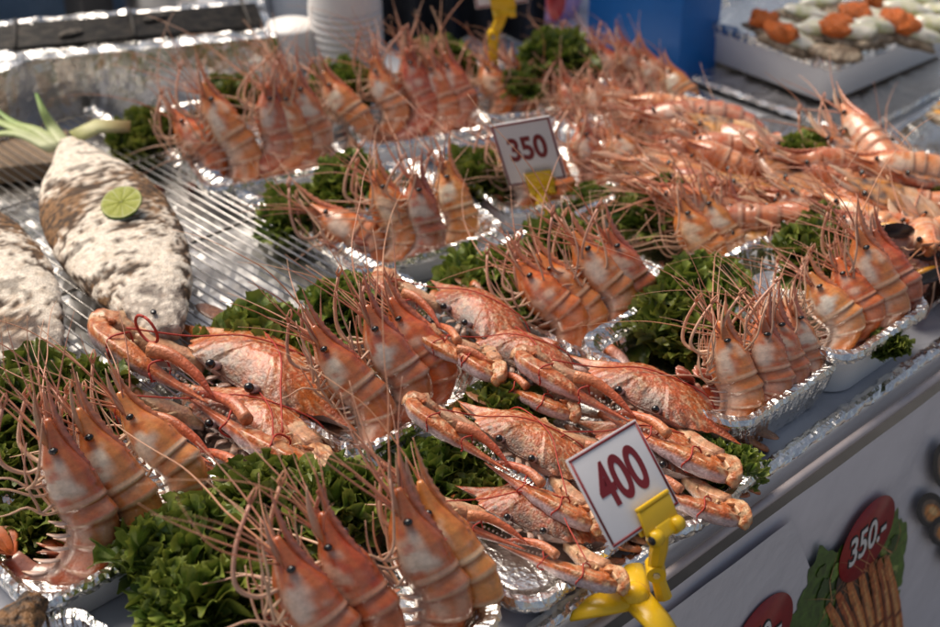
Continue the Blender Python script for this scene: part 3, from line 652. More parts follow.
# ------------------------------------------------------------------ banner hanging down the front
bn = thing('price_banner', 'pale vinyl price banner with printed seafood pictures hanging down the table front', 'banner', (1.0, .522, -.02))
def onb(o): o.location = Vector(o.location)-bn.location; o.parent = bn; return o
mb = MB(); n = 200; m = 60; V = []
for i in range(n+1):
    for j in range(m+1):
        x = -.4+2.6*i/n; z = -.018-.70*j/m
        V.append((x, .520-.0032*abs(nz((x*1.0-z*.6, z*.7, 0), 9))-.0035*max(0, nz((x+z*1.2, 0, 1), 5))*min(1, j/4), z))
mb.add(V, [(i*(m+1)+j, i*(m+1)+j+1, (i+1)*(m+1)+j+1, (i+1)*(m+1)+j) for i in range(n) for j in range(m)]); onb(ob('banner_sheet', mb.mesh('banner_sheet', 'banner')))
def flat(name, polys, m, y, smooth=False, parent=None):
    mb = MB()
    for k, (pl, c) in enumerate(polys): mb.add([(x, y-.00002*k, z) for x, z in pl], [tuple(range(len(pl)))], c)
    return onb(ob(name, mb.mesh(name, m, False, True)))
def blob(cx_, cz, rx, rz, ang=0, n=28, rough=0, seed=0):
    P = []
    for k in range(n):
        q = 2*PI*k/n; r = 1+rough*(nz((math.cos(q), math.sin(q), seed), 2.6)+.7*nz((math.cos(q), math.sin(q), seed), 7)); x = rx*math.cos(q)*r; z = rz*math.sin(q)*r
        P.append((cx_+x*math.cos(ang)-z*math.sin(ang), cz+x*math.sin(ang)+z*math.cos(ang)))
    return P
rp = random.Random(5)
pg = [(blob(.985, -.215, .066, .120, .45, 110, .20, 2), (.06, .12, .015)), (blob(1.075, -.20, .040, .085, .30, 90, .22, 4), (.09, .16, .02))]
for k in range(60):
    u = rp.random(); sd = rp.choice((-1, 1)); x = 1.005+.05*u+sd*(.035+.03*rp.random()); z = -.13-.17*u+rp.uniform(-.02, .02); pg.append((blob(x, z, rp.uniform(.006, .013), rp.uniform(.005, .010), rp.uniform(0, 3), 16, .4, k), rp.choice([(.14, .24, .03), (.03, .07, .01), (.10, .18, .02), (.28, .34, .08), (.05, .09, .012)])))
pg.append((blob(1.04, -.225, .042, .105, .42, 70, .10, 9), (.035, .020, .010)))
for k in range(7):
    u = k/6; hx = .972+.100*u; hz = -.180+.012*math.sin(u*3); tx = hx+.085+.03*u; tz = hz-.26; P = []; Q = []
    for q in range(15):
        t = q/14; w = .0072*math.sin(PI*(.10+.84*t))**.6*(1+.07*((q % 2))); bx = (.022-.004*k)*math.sin(PI*t)+.002*math.sin(k*5+q*.6); c0 = lerp((hx, hz), (tx, tz), t); P.append((c0[0]+bx+w, c0[1]+.35*w)); Q.append((c0[0]+bx-w, c0[1]-.35*w))
    pg.append((P+Q[::-1], rp.choice([(.44, .115, .022), (.50, .16, .04), (.36, .08, .016)])))
    for a0, a1, c1, m0, m1 in ((.30, .52, (.60, .28, .09), 1, 12), (.80, .98, (.14, .035, .010), 2, 14), (.55, .62, (.66, .42, .2), 3, 9)):
        R2 = [lerp(a, b, a0) for a, b in zip(P, Q)]; R3 = [lerp(a, b, a1) for a, b in zip(P, Q)]; pg.append((R2[m0:m1]+R3[m0:m1][::-1], c1))
    for q in (6, 8, 10, 12): pg.append(([P[q], lerp(P[q], P[q-1], .35), lerp(Q[q], Q[q-1], .35), Q[q]], (.22, .05, .012)))
    for q in range(7):
        a = (hx+.002*q, hz); b = (hx+rp.uniform(-.05, .06), hz+rp.uniform(-.06, .075)); m = (lerp(a, b, .5)[0]+rp.uniform(-.012, .012), lerp(a, b, .5)[1]); pg.append(([a, (a[0]+.0012, a[1]), (m[0]+.001, m[1]), b, (m[0], m[1])], rp.choice([(.46, .17, .06), (.40, .12, .04), (.55, .28, .12)])))
flat('printed_prawns', [([(x-.012, z-.003) for x, z in pl], c) for pl, c in pg], 'print_', .5116)
mg = []
for k, (x, z, a) in enumerate([(1.158, -.112, -1.0), (1.150, -.165, -.8), (1.200, -.15, -1.1), (1.190, -.215, -.7), (1.24, -.19, -1.0), (1.235, -.27, -.6), (1.29, -.22, -.9)]):
    mg += [(blob(x, z, .044, .017, a, 26, .05, k), (.018, .018, .022)), (blob(x+.004, z-.004, .034, .0115, a, 26, .05, k), (.16, .11, .08)), (blob(x+.006, z-.007, .026, .0085, a, 26, .2, k), (.55, .22, .06)), (blob(x+.006, z-.004, .014, .004, a, 18, .25, k), (.66, .40, .17))]
flat('printed_mussels', [([(x-.012, z-.003) for x, z in pl], c) for pl, c in mg], 'print_', .5100)
def price_spot(x, z, r, txt, size):
    mb = MB(); lathe(mb, [(0, 0), (r, 0), (r, .0006), (0, .0006)], 48); o = onb(ob('price_spot', mb.mesh('price_spot', 'redprint'), None, (x, .5100, z), (PI/2, 0, 0), (1, 1.02, 1)))
    for q, mm, bold, dz in (('outline', 'blackink', .0030, .0008), ('figures', 'whiteink', .0006, .0016)):
        ob('price_'+q, text_mesh('price_'+q, txt, size, mm, .62, .0002, bold), o, (0, 0, dz), (0, 0, math.radians(6)))
price_spot(1.0130, -.1320, .046, '350.-', .050); price_spot(.848, -.153, .048, '250.-', .048)
mb = MB(); V = [(x, .5125-.0015*abs(nz((x, z, 3), 14)), z) for x in np.linspace(.30, .95, 40) for z in np.linspace(-.03, -.5, 24)]
mb.add(V, [(i*24+j, i*24+j+1, (i+1)*24+j+1, (i+1)*24+j) for i in range(39) for j in range(23)])
for v in range(len(mb.V)): x, y, z = mb.V[v]; mb.V[v] = (x-.075+(-.03-z)*.53*(x-.30)/.65, y, z)
onb(ob('clear_cover', mb.mesh('clear_cover', 'film')))

# ------------------------------------------------------------------ trays of prawns
T = {
 'T1': ('white foam tray with foil rim standing nearest the foil-wrapped grill', .922, 1.356, .175, .25, -19, {}),
 'T2': ('foil-rimmed foam tray in front of the tall stack of white cups', 1.118, 1.290, .165, .20, -22, {}),
 'T4': ('foil-lined tray below the price sign that is cut off by the top edge', 1.272, 1.235, .15, .17, -28, {}),
 'T14': ('foil tray half buried under upright prawns below the blue box', 1.345, 1.10, .15, .15, -14, {}),
 'T3': ('foil-lined tray beside the wire fish rack, left of the 350 sign', .912, 1.088, .185, .21, -12, {}),
 'T5': ('foil-rimmed tray that the 350 price sign rises from', 1.122, 1.060, .19, .19, -14, {}),
 'T5b': ('foil tray in the crowded row right of the 350 sign', 1.262, 1.018, .13, .16, -10, {}),
 'T6': ('white foam tray with a thin foil rim in the middle of the table', .945, .845, .178, .215, 0, {}),
 'T7': ('foam tray with crumpled foil lining at the corner of the fish rack', .690, .876, .175, .21, 0, {}),
 'T8': ('foil tray between the centre tray and the heaped seafood', 1.120, .845, .165, .19, -3, {}),
 'T9': ('low tray fully wrapped in dark crumpled foil at the table edge', .938, .662, .158, .19, 0, dict(full=True, h=.044)),
 'T10': ('tall white tray with foil rim, rightmost along the front table edge', 1.075, .652, .150, .195, 0, dict(h=.055, pedestal=True)),
 'T11': ('foil-rimmed tray at the left edge below the salted fish', .408, .900, .185, .22, 0, {}),
 'T12': ('foil tray at the bottom of the picture, half hidden under lettuce', .482, .665, .190, .215, -8, {}),
}
for k, (lab, x, y, w, d, rot, kw) in T.items(): tray(lab, x, y, w, d, rot, seed=len(k)*3+int(x*100), **kw)
tray('shallow foil tray under the crab left of the 400 sign', .645, .668, .14, .23, 6, h=.024, group='trays under the crabs', seed=71)
tray('shallow foil tray under the crabs beside the dark foil prawn tray', .790, .655, .135, .25, 4, h=.024, group='trays under the crabs', seed=72)
tray('shallow foil tray under the crab beside the fish rack', .560, .905, .10, .26, -3, h=.022, group='trays under the crabs', seed=73)

# ------------------------------------------------------------------ prawns in the trays
WHERE = {'T1': 'in the tray beside the foil-wrapped grill', 'T2': 'in the tray before the white cup stack', 'T14': 'in the tray below the blue box', 'T4': 'below the cut-off price sign at the top', 'T13': 'at the heap top by the blue box',
 'T5': 'in the tray of the 350 sign', 'T5b': 'in the crowded tray right of the 350 sign', 'T3': 'in the tray between fish rack and 350 sign', 'T6': 'in the foil-rimmed centre tray', 'T7': 'in the tray at the fish rack corner', 'T8': 'in the tray right of the centre tray',
 'T9': 'in the dark crumpled foil tray', 'T10': 'in the tall white tray at the right edge', 'T11': 'in the tray at the left edge', 'T12': 'in the tray at the bottom edge'}
ORD = {1: ['the'], 2: ['left', 'right'], 3: ['left', 'middle', 'right'], 4: ['leftmost', 'second from left', 'third from left', 'rightmost'], 5: ['leftmost', 'second from left', 'middle', 'second from right', 'rightmost']}
LOOK = {('T3', 0): 'stretched-out ', ('T1', 4): 'pale leaning ', ('T9', 1): 'white-sided ', ('T2', 0): 'pale tilted ', ('T11', 0): 'white-cheeked '}
BELLY = -RT*.95+FH*.12
cnt = {}
for t, b, e in PRAWNS: cnt[t] = cnt.get(t, 0)+1
seen = {}
HINT = {'T9': -RT*.9-FH*.1, 'T10': -RT*.8+FH*.3}
for t, b, e in PRAWNS:
    i = seen.get(t, 0); seen[t] = i+1
    h = HINT.get(t, BELLY)+FH*random.uniform(-.3, .3)
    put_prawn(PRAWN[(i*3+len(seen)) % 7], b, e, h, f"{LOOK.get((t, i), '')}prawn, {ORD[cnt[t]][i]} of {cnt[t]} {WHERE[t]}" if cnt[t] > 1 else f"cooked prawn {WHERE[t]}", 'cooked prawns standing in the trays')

# ------------------------------------------------------------------ lettuce
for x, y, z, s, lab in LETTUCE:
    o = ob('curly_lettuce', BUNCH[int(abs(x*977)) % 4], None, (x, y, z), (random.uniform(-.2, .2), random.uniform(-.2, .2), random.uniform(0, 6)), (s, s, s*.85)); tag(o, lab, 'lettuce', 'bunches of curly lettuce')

# ------------------------------------------------------------------ crabs
CR_ = [
 ((.543, 1.0527, .072), (.581, .775, .045), 'large tied crab beside the salted fish, red string loop on its claw', 18, 0, 1.0),
 ((.505, .985, .050), (.545, .745, .030), 'tied crab mostly hidden behind the prawns of the left tray', 14, 0, 1),
 ((.7838, .9398, .072), (.7552, .7457, .068), 'crab with crossed pale claws between centre tray and rack-corner tray', 16, 0, 1),
 ((.750, .845, .066), (.775, .675, .055), 'pale crab, lower of the two wedged left of the centre tray', 12, 0, 1),
 ((.786, .752, .068), (.818, .535, .045), 'orange crab with dark eyes lying before the dark foil tray', 20, 0, 1),
 ((.658, .7554, .078), (.6887, .5695, .045), 'crab tied with red string right behind the 400 sign', 20, 0, 1),
 ((.735, .690, .046), (.792, .505, .032), 'crab whose claw hangs over the table edge right of the 400 sign', 16, 0, 1),
 ((.600, .690, .046), (.660, .520, .034), 'crab in shallow foil left of the 400 sign, nearest the bottom', 16, 0, 1)]
for k, (a, b, lab, tilt, roll, s) in enumerate(CR_): put_crab(CRAB[2 if k == 0 else k % 2], a, b, lab, 'cooked crabs tied with string', tilt, roll)

# ------------------------------------------------------------------ price signs
def price_sign(c, r, u, w, h, txt, label, tsize, arm, base=None, foot=None):
    c = Vector(c); r = Vector(r).normalized(); u = (Vector(u)-r*Vector(u).dot(r)).normalized(); n = r.cross(u)
    R = Matrix((r, u, n)).transposed(); root = thing('price_sign', label, 'price sign', c, R.to_euler(), 'price cards held by yellow clips'); inv = R.transposed()
    L = lambda p: inv @ (Vector(p)-c)
    mb = MB(); box(mb, (0, 0, 0), (w, h, .0016), b=.0003); ob('card', mb.mesh('card', 'card'), root)
    mb = MB(); bw = .0019; ins = .0012
    for sx, sy, dx, dy in ((0, 1, w-2*ins, bw), (0, -1, w-2*ins, bw), (1, 0, bw, h-2*ins-2*bw), (-1, 0, bw, h-2*ins-2*bw)):
        box(mb, (sx*(w/2-ins-bw/2), sy*(h/2-ins-bw/2), .0010), (dx, dy, .0008))
    ob('red_border', mb.mesh('red_border', 'redink'), root)
    ob('price_figures', text_mesh('price_figures', txt, tsize, 'redink', .74, .0002, .0012), root, (0, h*.05, .0011))
    mb = MB(); jw = w*.46                                               # clip jaw gripping the lower edge
    cx_ = arm[0]; V0 = -h/2
    box(mb, (cx_, V0+.0035, .0035), (jw, .019, .0035), Matrix.Rotation(.16, 3, 'X'), b=.0012); box(mb, (cx_, V0+.0145, .0052), (jw, .0035, .0045), b=.0012); box(mb, (cx_, V0+.0035, -.0035), (jw, .017, .003), b=.001)
    box(mb, (cx_, V0-.0085, 0), (jw*.52, .012, .010), b=.002)
    for s in (-1, 1): tube(mb, [(cx_+s*jw*.34-.004, V0-.010, .003), (cx_+s*jw*.34+.004, V0-.010, .003)], [.0062, .0062], 16)
    j = ob('clip_jaw', mb.mesh('clip_jaw', 'yellow'), root)
    mb = MB()
    for s in (-1, 1): tube(mb, [(cx_+s*jw*.34+s*.0042-.0006, V0-.010, .003), (cx_+s*jw*.34+s*.0042+.0006, V0-.010, .003)], [.0035, .0035], 14)
    ob('clip_spring', mb.mesh('clip_spring', 'black'), j)
    mb = MB(); P = [Vector((cx_, V0-.008, 0))]+[L(p) for p in arm[1]]
    vd = inv @ FH
    tube(mb, [P[0], lerp(P[0], P[1], .5), P[1]], [.0055, .0072, .0060], 8, up=vd, flat=.65)
    for a, b in zip(P[1:], P[2:]): tube(mb, [a, lerp(a, b, .5), b], [.0066, .0056, .0066], 8, up=vd, flat=.7)
    a = ob('clip_arm', mb.mesh('clip_arm', 'yellow', False), root)
    mb = MB()
    for p in P[1:-1]: tube(mb, [p-vd*.0075, p+vd*.0075], [.0075, .0075], 18)
    if len(P) > 2: ob('arm_joint', mb.mesh('arm_joint', 'yellow', False), a)
    if len(P) > 2:
        mb = MB(); p = P[1]; tube(mb, [p-vd*.0088, p-vd*.0074], [.0026, .0030], 12); ob('joint_screw', mb.mesh('joint_screw', 'steel', False), a)
    if foot:
        f = Vector(foot); mb = MB()
        for aa in (1.5, 3.3, 5.3):
            d = RT*math.cos(aa)+FH*math.sin(aa); q0 = L(f+Vector((0, 0, .014))); q1 = L(f+d*.028+Vector((0, 0, .010))); q2 = L(f+d*.052+Vector((0, 0, .004)))
            tube(mb, [q0, q1, q2], [.013, .012, .008], 10, up=inv @ Vector((0, 0, 1)), flat=.45)
        ball(mb, L(f+Vector((0, 0, .014))), .012)
        ob('clip_foot', mb.mesh('clip_foot', 'yellow'), root)
    return root
price_sign((.6618, .5293, .1163), (.9973, .0405, -.062), (.0172, .6875, .7259), .0798, .072, '400', 'tilted price card reading 400 on a yellow clip at the front edge', .047, (.012, [(.682, .509, .034), (.688, .503, .005)]), foot=(.668, .516, -.004))
price_sign((1.0569, 1.0118, .0896), (.5585, -.7881, .2589), (-.2481, .1391, .9587), .068, .081, '350', 'price card reading 350 on a yellow clip among the prawns', .040, (.004, [(1.052, .985, .030), (1.053, .984, .004)]))
price_sign((1.2375, 1.2454, .1915), (.685, -.7129, .1501), (-.1273, .0858, .9882), .0665, .0782, '350', 'price card cut off by the top edge above a yellow clip', .040, (.002, [(1.2375, 1.2520, .112), (1.240, 1.252, .02)]))

# ------------------------------------------------------------------ wire rack with salted fish
rk = thing('wire_rack', 'steel wire grill rack over a foil-lined pan under the salted fish', 'rack', (.50, 1.24, 0))
mb = MB(); x0, x1, y0, y1 = .12-.5, .835-.5, .945-1.24, 1.575-1.24
for k in range(62):
    x = x0+.012+(x1-.03-x0)*k/61; tube(mb, [(x, y0, .036), (x+.002*math.sin(k), (y0+y1)/2, .0345), (x, y1, .036)], .00105, 6)
ob('wires', mb.mesh('wires', 'wire'), rk)
mb = MB()
for y in (y0+.012, y0+.24, y0+.45, y1-.012): tube(mb, [(x0, y, .033), (x1, y, .033)], .0019, 8)
ob('cross_bars', mb.mesh('cross_bars', 'wire'), rk)
mb = MB(); n = 90; m = 70; V = []
for i in range(n+1):
    for j in range(m+1):
        x = x0+(x1-x0)*i/n; y = y0+(y1-y0)*j/m; V.append((x, y, .006+.0035*nz((x, y, 0), 22)+.003*abs(nz((x, y, 2), 60))))
mb.add(V, [(i*(m+1)+j, (i+1)*(m+1)+j, (i+1)*(m+1)+j+1, i*(m+1)+j+1) for i in range(n) for j in range(m)]); ob('foil_pan', mb.mesh('foil_pan', 'tin', False), rk)
for nm, a, b in (('foil_rim', (x1, y0-.01, .018), (x1, y1, .018)), ('foil_rim', (x0, y0-.008, .016), (x1, y0-.008, .016))): ob(nm, foil_roll(a, b, .013, 5, 1.3, 200), rk)
FS = (.80, .71, .60); FB = (.25, .13, .055); FG = (.20, .165, .15); FK = (.03, .02, .015)
def salted_fish(label, a, b, wmax, seed, name='salted_fish', pan=True, dirk=1):
    a = Vector(a); b = Vector(b); t = (b-a); L = t.length; t.normalize(); z = Vector((0, 0, 1)); s = t.cross(z).normalized(); z = s.cross(t)
    R = Matrix((t, s, z)).transposed(); root = thing(name, label, 'fish', a, R.to_euler(), 'salt-crusted grilled fish')
    prof = interp([.22, .42, .70, .90, .99, 1.0, .96, .86, .70, .48, .20], 121); thick = interp([.42, .6, .8, .94, 1, 1, .95, .86, .74, .6, .34], 121); mb = MB(); V = []; C = []; K = 72
    for i in range(121):
        u = i/120
        for j in range(K):
            q = 2*PI*j/K; y = wmax*prof[i]*math.copysign(abs(math.cos(q))**.8, math.cos(q)); zz = .027*thick[i]*math.sin(q)
            p = Vector((u*L, y, zz)); o = seed*7
            d = .0010*nz(p, 24, o)+.0009*nz(p, 95, o+2)+.0012*nz(p, 300, o+5)-.0008*max(0, .06-abs(nz(p, 30, o+8)))/.06; nrm = Vector((0, math.cos(q), math.sin(q)))
            big = nz(p, 15, o+1); w = nz(p, 55, o+4); f = nz(p, 160, o+6); c = lerp(FS, (.62, .50, .38), max(0, .2+.9*f))
            edge = abs(math.cos(q))
            br = max(0, min(1, 2.4*(big+.55*w+.55*f+.3*nz(p, 420, o+3)-.22+.55*max(0, abs(y)/wmax-.45)+.50*math.exp(-((u-.42)/.12)**2))+(.9*max(0, edge-.75)/.25 if w > -.05 else 0))); c = lerp(c, FB, br)
            if br > .5 and f > .08: c = lerp(c, FK, .75)
            if w+.3*f > .30: c = lerp(c, FK, .55)
            gr = max(0, min(1, (u-.80)*9))*(.75 if f > -.22 else .2) if abs(y) < wmax*.42 else 0; c = lerp(c, FG, gr*.8)
            d -= .0010*br
            V.append(p+nrm*d); C.append(c)
    F = [(i*K+j, i*K+(j+1) % K, (i+1)*K+(j+1) % K, (i+1)*K+j) for i in range(120) for j in range(K)]+[tuple(range(K))[::-1], tuple(120*K+j for j in range(K))]
    mb.add(V, F, C); ob('salt_crust', mb.mesh('salt_crust', 'salt', True, True), root)
    mb = MB(); ball(mb, (L*.955, -wmax*.10, .015), (.004, .003, .002), (1, 1, 1)); ob('eye', mb.mesh('fish_eye', 'eye'), root)
    if pan:
        mb = MB()
        for k, (dy, up, ln) in enumerate([(-.030, .012, .12), (-.045, .020, .15), (-.012, .040, .07), (-.052, .008, .10)]):
            tube(mb, smooth_path([(.01, dy*.4, .004), (-.03, dy, .012), (-ln*.6, dy*1.8+.004, up*.7), (-ln, dy*2.6+.012, up)], 4), [.010, .008, .0055, .002], 8, [(.50, .52, .30), (.36, .44, .16), (.18, .32, .07)], flat=.4)
        tube(mb, [(.005, .006, .012), (-.004, .035, .016), (.008, .070, .014)], [.012, .013, .010], 10, [(.42, .42, .16), (.48, .46, .22), (.34, .22, .08)], flat=.35)
        ob('lemongrass', mb.mesh('lemongrass', 'stalk', True, True), root)
    return root
salted_fish('whole salt-crusted fish with a lime slice on top, lemongrass at its mouth', (.722, 1.425, .066), (.578, 1.008, .062), .068, 1)
salted_fish('salt-crusted fish with browned edge, cut off by the left picture edge', (.540, 1.455, .066), (.462, 1.032, .062), .074, 2)
def lime(name, label, c, n, r, wedge=False):
    n = Vector(n).normalized(); q = Vector((0, 0, 1)).rotation_difference(n); root = ob(name, None, None, c); root.rotation_mode = 'QUATERNION'; root.rotation_quaternion = q; tag(root, label, 'lime', 'cut limes')
    mb = MB(); lathe(mb, [(0, -r*.42), (r*.5, -r*.36), (r*.85, -r*.2), (r, 0), (r*.97, r*.03)], 36, col=(.16, .28, .02)); ob('rind', mb.mesh('lime_rind', 'lime', True, True), root)
    mb = MB(); K = 80; V = []; C = []
    for i in range(9):
        f = i/8
        for j in range(K):
            a = 2*PI*j/K; seg = abs(math.sin(a*4.5)); V.append((r*.97*f*math.cos(a), r*.97*f*math.sin(a), r*.03+.0006*seg))
            C.append((.42, .44, .17) if f > .92 or seg < .12 or f < .12 else lerp((.26, .30, .025), (.34, .35, .06), nz((f*3, a*3, 0), 2)+.5))
    mb.add(V, [(i*K+j, (i+1)*K+j, (i+1)*K+(j+1) % K, i*K+(j+1) % K) for i in range(8) for j in range(K)], C); ob('flesh', mb.mesh('lime_flesh', 'lime', True, True), root); return root
lime('lime_slice', 'round lime slice lying on the salted fish', (.6545, 1.2000, .100), -FH*.42-RT*.10+Vector((0, 0, 1)), .0215)
# dark grilled fish in the bottom left corner
def grilled_fish():
    root = thing('grilled_fish', 'dark charred grilled fish in the bottom left corner', 'fish', (.272, .738, .036)); mb = MB(); K = 40; V = []
    for i in range(61):
        u = i/60
        for j in range(K):
            q = 2*PI*j/K; p = Vector((.05-.24*u+.05*u*u, .065-.16*u, 0)); w = .030*math.sin(PI*(.06+.88*u))**.6; v = p+Vector((.5, -.85, 0))*math.cos(q)*w+Vector((0, 0, 1))*math.sin(q)*w*.75
            V.append(v+(Vector((math.cos(q)*.5, -math.cos(q)*.85, math.sin(q))))*(.004*nz(v, 60)+.003*nz(v, 150)))
    mb.add(V, [(i*K+j, i*K+(j+1) % K, (i+1)*K+(j+1) % K, (i+1)*K+j) for i in range(60) for j in range(K)]+[tuple(range(K))[::-1], tuple(60*K+j for j in range(K))]); ob('body', mb.mesh('grilled_fish_body', 'char'), root)
    mb = MB(); tube(mb, [(-.15, -.10, 0), (-.19, -.13, .004), (-.22, -.15, .006)], [.010, .018, .030], 10, flat=.15); ob('tail_fin', mb.mesh('grilled_fish_tail', 'char'), root)
grilled_fish()
tray('white foam tray under the dark grilled fish in the bottom left corner', .268, .705, .17, .16, 8, h=.026, group='foam trays in the bottom left corner', seed=90)

# ------------------------------------------------------------------ charcoal grill wrapped in foil
g = thing('charcoal_grill', 'foil-wrapped charcoal grill with a blackened grate', 'grill', (.93, 1.56, 0))
A = Vector((.7946, 1.6313, .09)); Bv = Vector((1.066, 1.482, .09)); tdir = (Bv-A).normalized(); ndir = Vector((-tdir.y, tdir.x, 0)); 
def gpt(u, v, z): p = A+tdir*u+ndir*v; return (p.x-.93, p.y-1.56, z)
Lg = (Bv-A).length
def foil_sheet(P00, P10, P01, P11, n, m, amp, seed):
    V = []
    for i in range(n+1):
        for j in range(m+1):
            p = Vector(P00).lerp(Vector(P10), i/n).lerp(Vector(P01).lerp(Vector(P11), i/n), j/m); e = amp
            pz = Vector((p.x, p.y, p.z*.38)); w = abs(nz(pz, 15, seed))*1.7+.7*abs(nz(pz, 36, seed+3))+.12*nz(p, 90, seed+6)
            V.append(p+Vector((w*-.48, w*-.87, .4*nz(p, 50, seed+4)+.3*w))*e)
    return V, [(i*(m+1)+j, (i+1)*(m+1)+j, (i+1)*(m+1)+j+1, i*(m+1)+j+1) for i in range(n) for j in range(m)]
mb = MB()
mb.add(*foil_sheet(gpt(0, 0, .0), gpt(Lg, 0, .0), gpt(0, 0, .092), gpt(Lg, 0, .092), 60, 18, .009, 1))
mb.add(*foil_sheet(gpt(-.14, -.10, .0), gpt(0, 0, .0), gpt(-.14, -.10, .086), gpt(0, 0, .092), 34, 18, .009, 1))
mb.add(*foil_sheet(gpt(Lg, 0, 0), gpt(Lg, .135, 0), gpt(Lg, 0, .092), gpt(Lg, .135, .092), 40, 18, .008, 1))
mb.add(*foil_sheet(gpt(-.005, 0, .092), gpt(Lg, 0, .092), gpt(-.02, .035, .096), gpt(Lg-.01, .030, .096), 70, 8, .006, 4))
mb.add(*foil_sheet(gpt(-.14, -.10, .086), gpt(0, 0, .092), gpt(-.34, .06, .098), gpt(-.02, .035, .096), 40, 22, .006, 4))
mb.add(*foil_sheet(gpt(Lg, 0, .092), gpt(Lg, .135, .092), gpt(Lg-.02, .03, .096), gpt(Lg-.02, .135, .096), 50, 6, .006, 4))
mb.add(*foil_sheet(gpt(-.34, .11, .098), gpt(Lg, .11, .094), gpt(-.34, .135, .102), gpt(Lg, .135, .097), 80, 8, .010, 6))
ob('foil_wrap', mb.mesh('grill_foil', 'foil', False), g)
mb = MB(); V, F = foil_sheet(gpt(-.30, .03, .070), gpt(Lg-.02, .03, .070), gpt(-.30, .12, .070), gpt(Lg-.02, .12, .070), 60, 40, .012, 9); mb.add(V, F); ob('charcoal_bed', mb.mesh('charcoal_bed', 'ash'), g)
mb = MB()
for k in range(26):
    v = .028+.085*k/25; tube(mb, [gpt(-.33, v, .099), gpt(Lg-.012, v, .099)], .0016, 6)
for u in (-.2, -.02, .13, Lg-.03): tube(mb, [gpt(u, .02, .1025), gpt(u, .125, .1025)], .0022, 6)
ob('grate', mb.mesh('grill_grate', 'grate'), g)
mb = MB()
for k in range(5):
    p = gpt(-.28+.11*k, .05+.03*(k % 3), .104); mb = MB(); ball(mb, p, (.018, .010, .004), n=6); ob('ash_flake', mb.mesh('ash_flake', 'ash'), g)
mb = MB(); bx = thing('wooden_board', 'weathered wooden board under the front of the foil grill', 'board', (.70, 1.60, .02), (0, 0, -.52)); box(mb, (-.02, -.06, 0), (.24, .09, .022), b=.002); bm_ = mb.mesh('wooden_board', 'stalk', False, True)
a = bm_.color_attributes['Col']; a.data.foreach_set('color', np.tile(np.array([.30, .20, .12, 1], dtype=np.float32), len(bm_.vertices))); ob('plank', bm_, bx)

# ------------------------------------------------------------------ cups and containers behind the trays
def cup_profile(r, z, rim, h): return
cs = thing('cup_stack', 'tall stack of upturned ribbed white bowls behind the second tray', 'cups', (1.163, 1.458, 0)); mb = MB(); p = []
for k in range(11): z = .010+.0098*k; p += [(.0505-.0002*k, z), (.0515-.0002*k, z+.002), (.0515-.0002*k, z+.0055), (.0495-.0002*k, z+.0068), (.0492-.0002*k, z+.0092)]
ob('rims', (lathe(mb, [(.048, 0)]+p, 56), mb)[1].mesh('cup_rims', 'paper'), cs)
mb = MB(); zt = .010+.0098*11; lathe(mb, [(.0495, zt), (.044, zt+.05), (.039, zt+.085), (.036, zt+.087), (0, zt+.087)], 56); ob('top_cup', mb.mesh('top_cup', 'paper'), cs)
cs = thing('cup_stack', 'short cup stack half hidden behind the tall ribbed stack', 'cups', (1.103, 1.500, 0)); mb = MB(); p = []
for k in range(4): z = .006+.009*k; p += [(.038, z), (.0388, z+.002), (.0388, z+.005), (.0372, z+.0065)]
ob('rims', (lathe(mb, [(.036, 0)]+p, 48), mb)[1].mesh('cup_rims', 'paper'), cs)
mb = MB(); lathe(mb, [(.0375, .043), (.034, .092), (.0325, .095), (0, .095)], 48); ob('top_cup', mb.mesh('top_cup', 'paper'), cs)
for x, y, r, h, lab in ((1.165, 1.690, .046, .13, 'cloudy plastic tub stack behind the grill, left one'), (1.215, 1.625, .044, .125, 'cloudy plastic tub stack behind the grill, right one')):
    t = thing('tub_stack', lab, 'tubs', (x, y, 0), group='plastic tub stacks'); mb = MB(); p = [(0, 0), (r*.8, 0)]
    for k in range(5): z = h-.035+.007*k; p += [(r, z), (r*1.05, z+.001), (r*1.05, z+.005), (r, z+.006)]
    lathe(mb, p+[(r*.95, h), (0, h)], 44); ob('tubs', mb.mesh('tubs', 'plastic'), t)

# ------------------------------------------------------------------ blue box
bb = thing('blue_box', 'tall bright blue box standing behind the seafood heap', 'box', (1.4935, 1.150, 0), (0, 0, 0)); mb = MB(); box(mb, (.0425, .085, .24), (.085, .17, .48), b=.0025); ob('shell', mb.mesh('blue_shell', 'blue'), bb)
mb = MB(); box(mb, (.0425, .085, .487), (.094, .179, .016), b=.003); ob('lid', mb.mesh('blue_lid', 'blue'), bb)

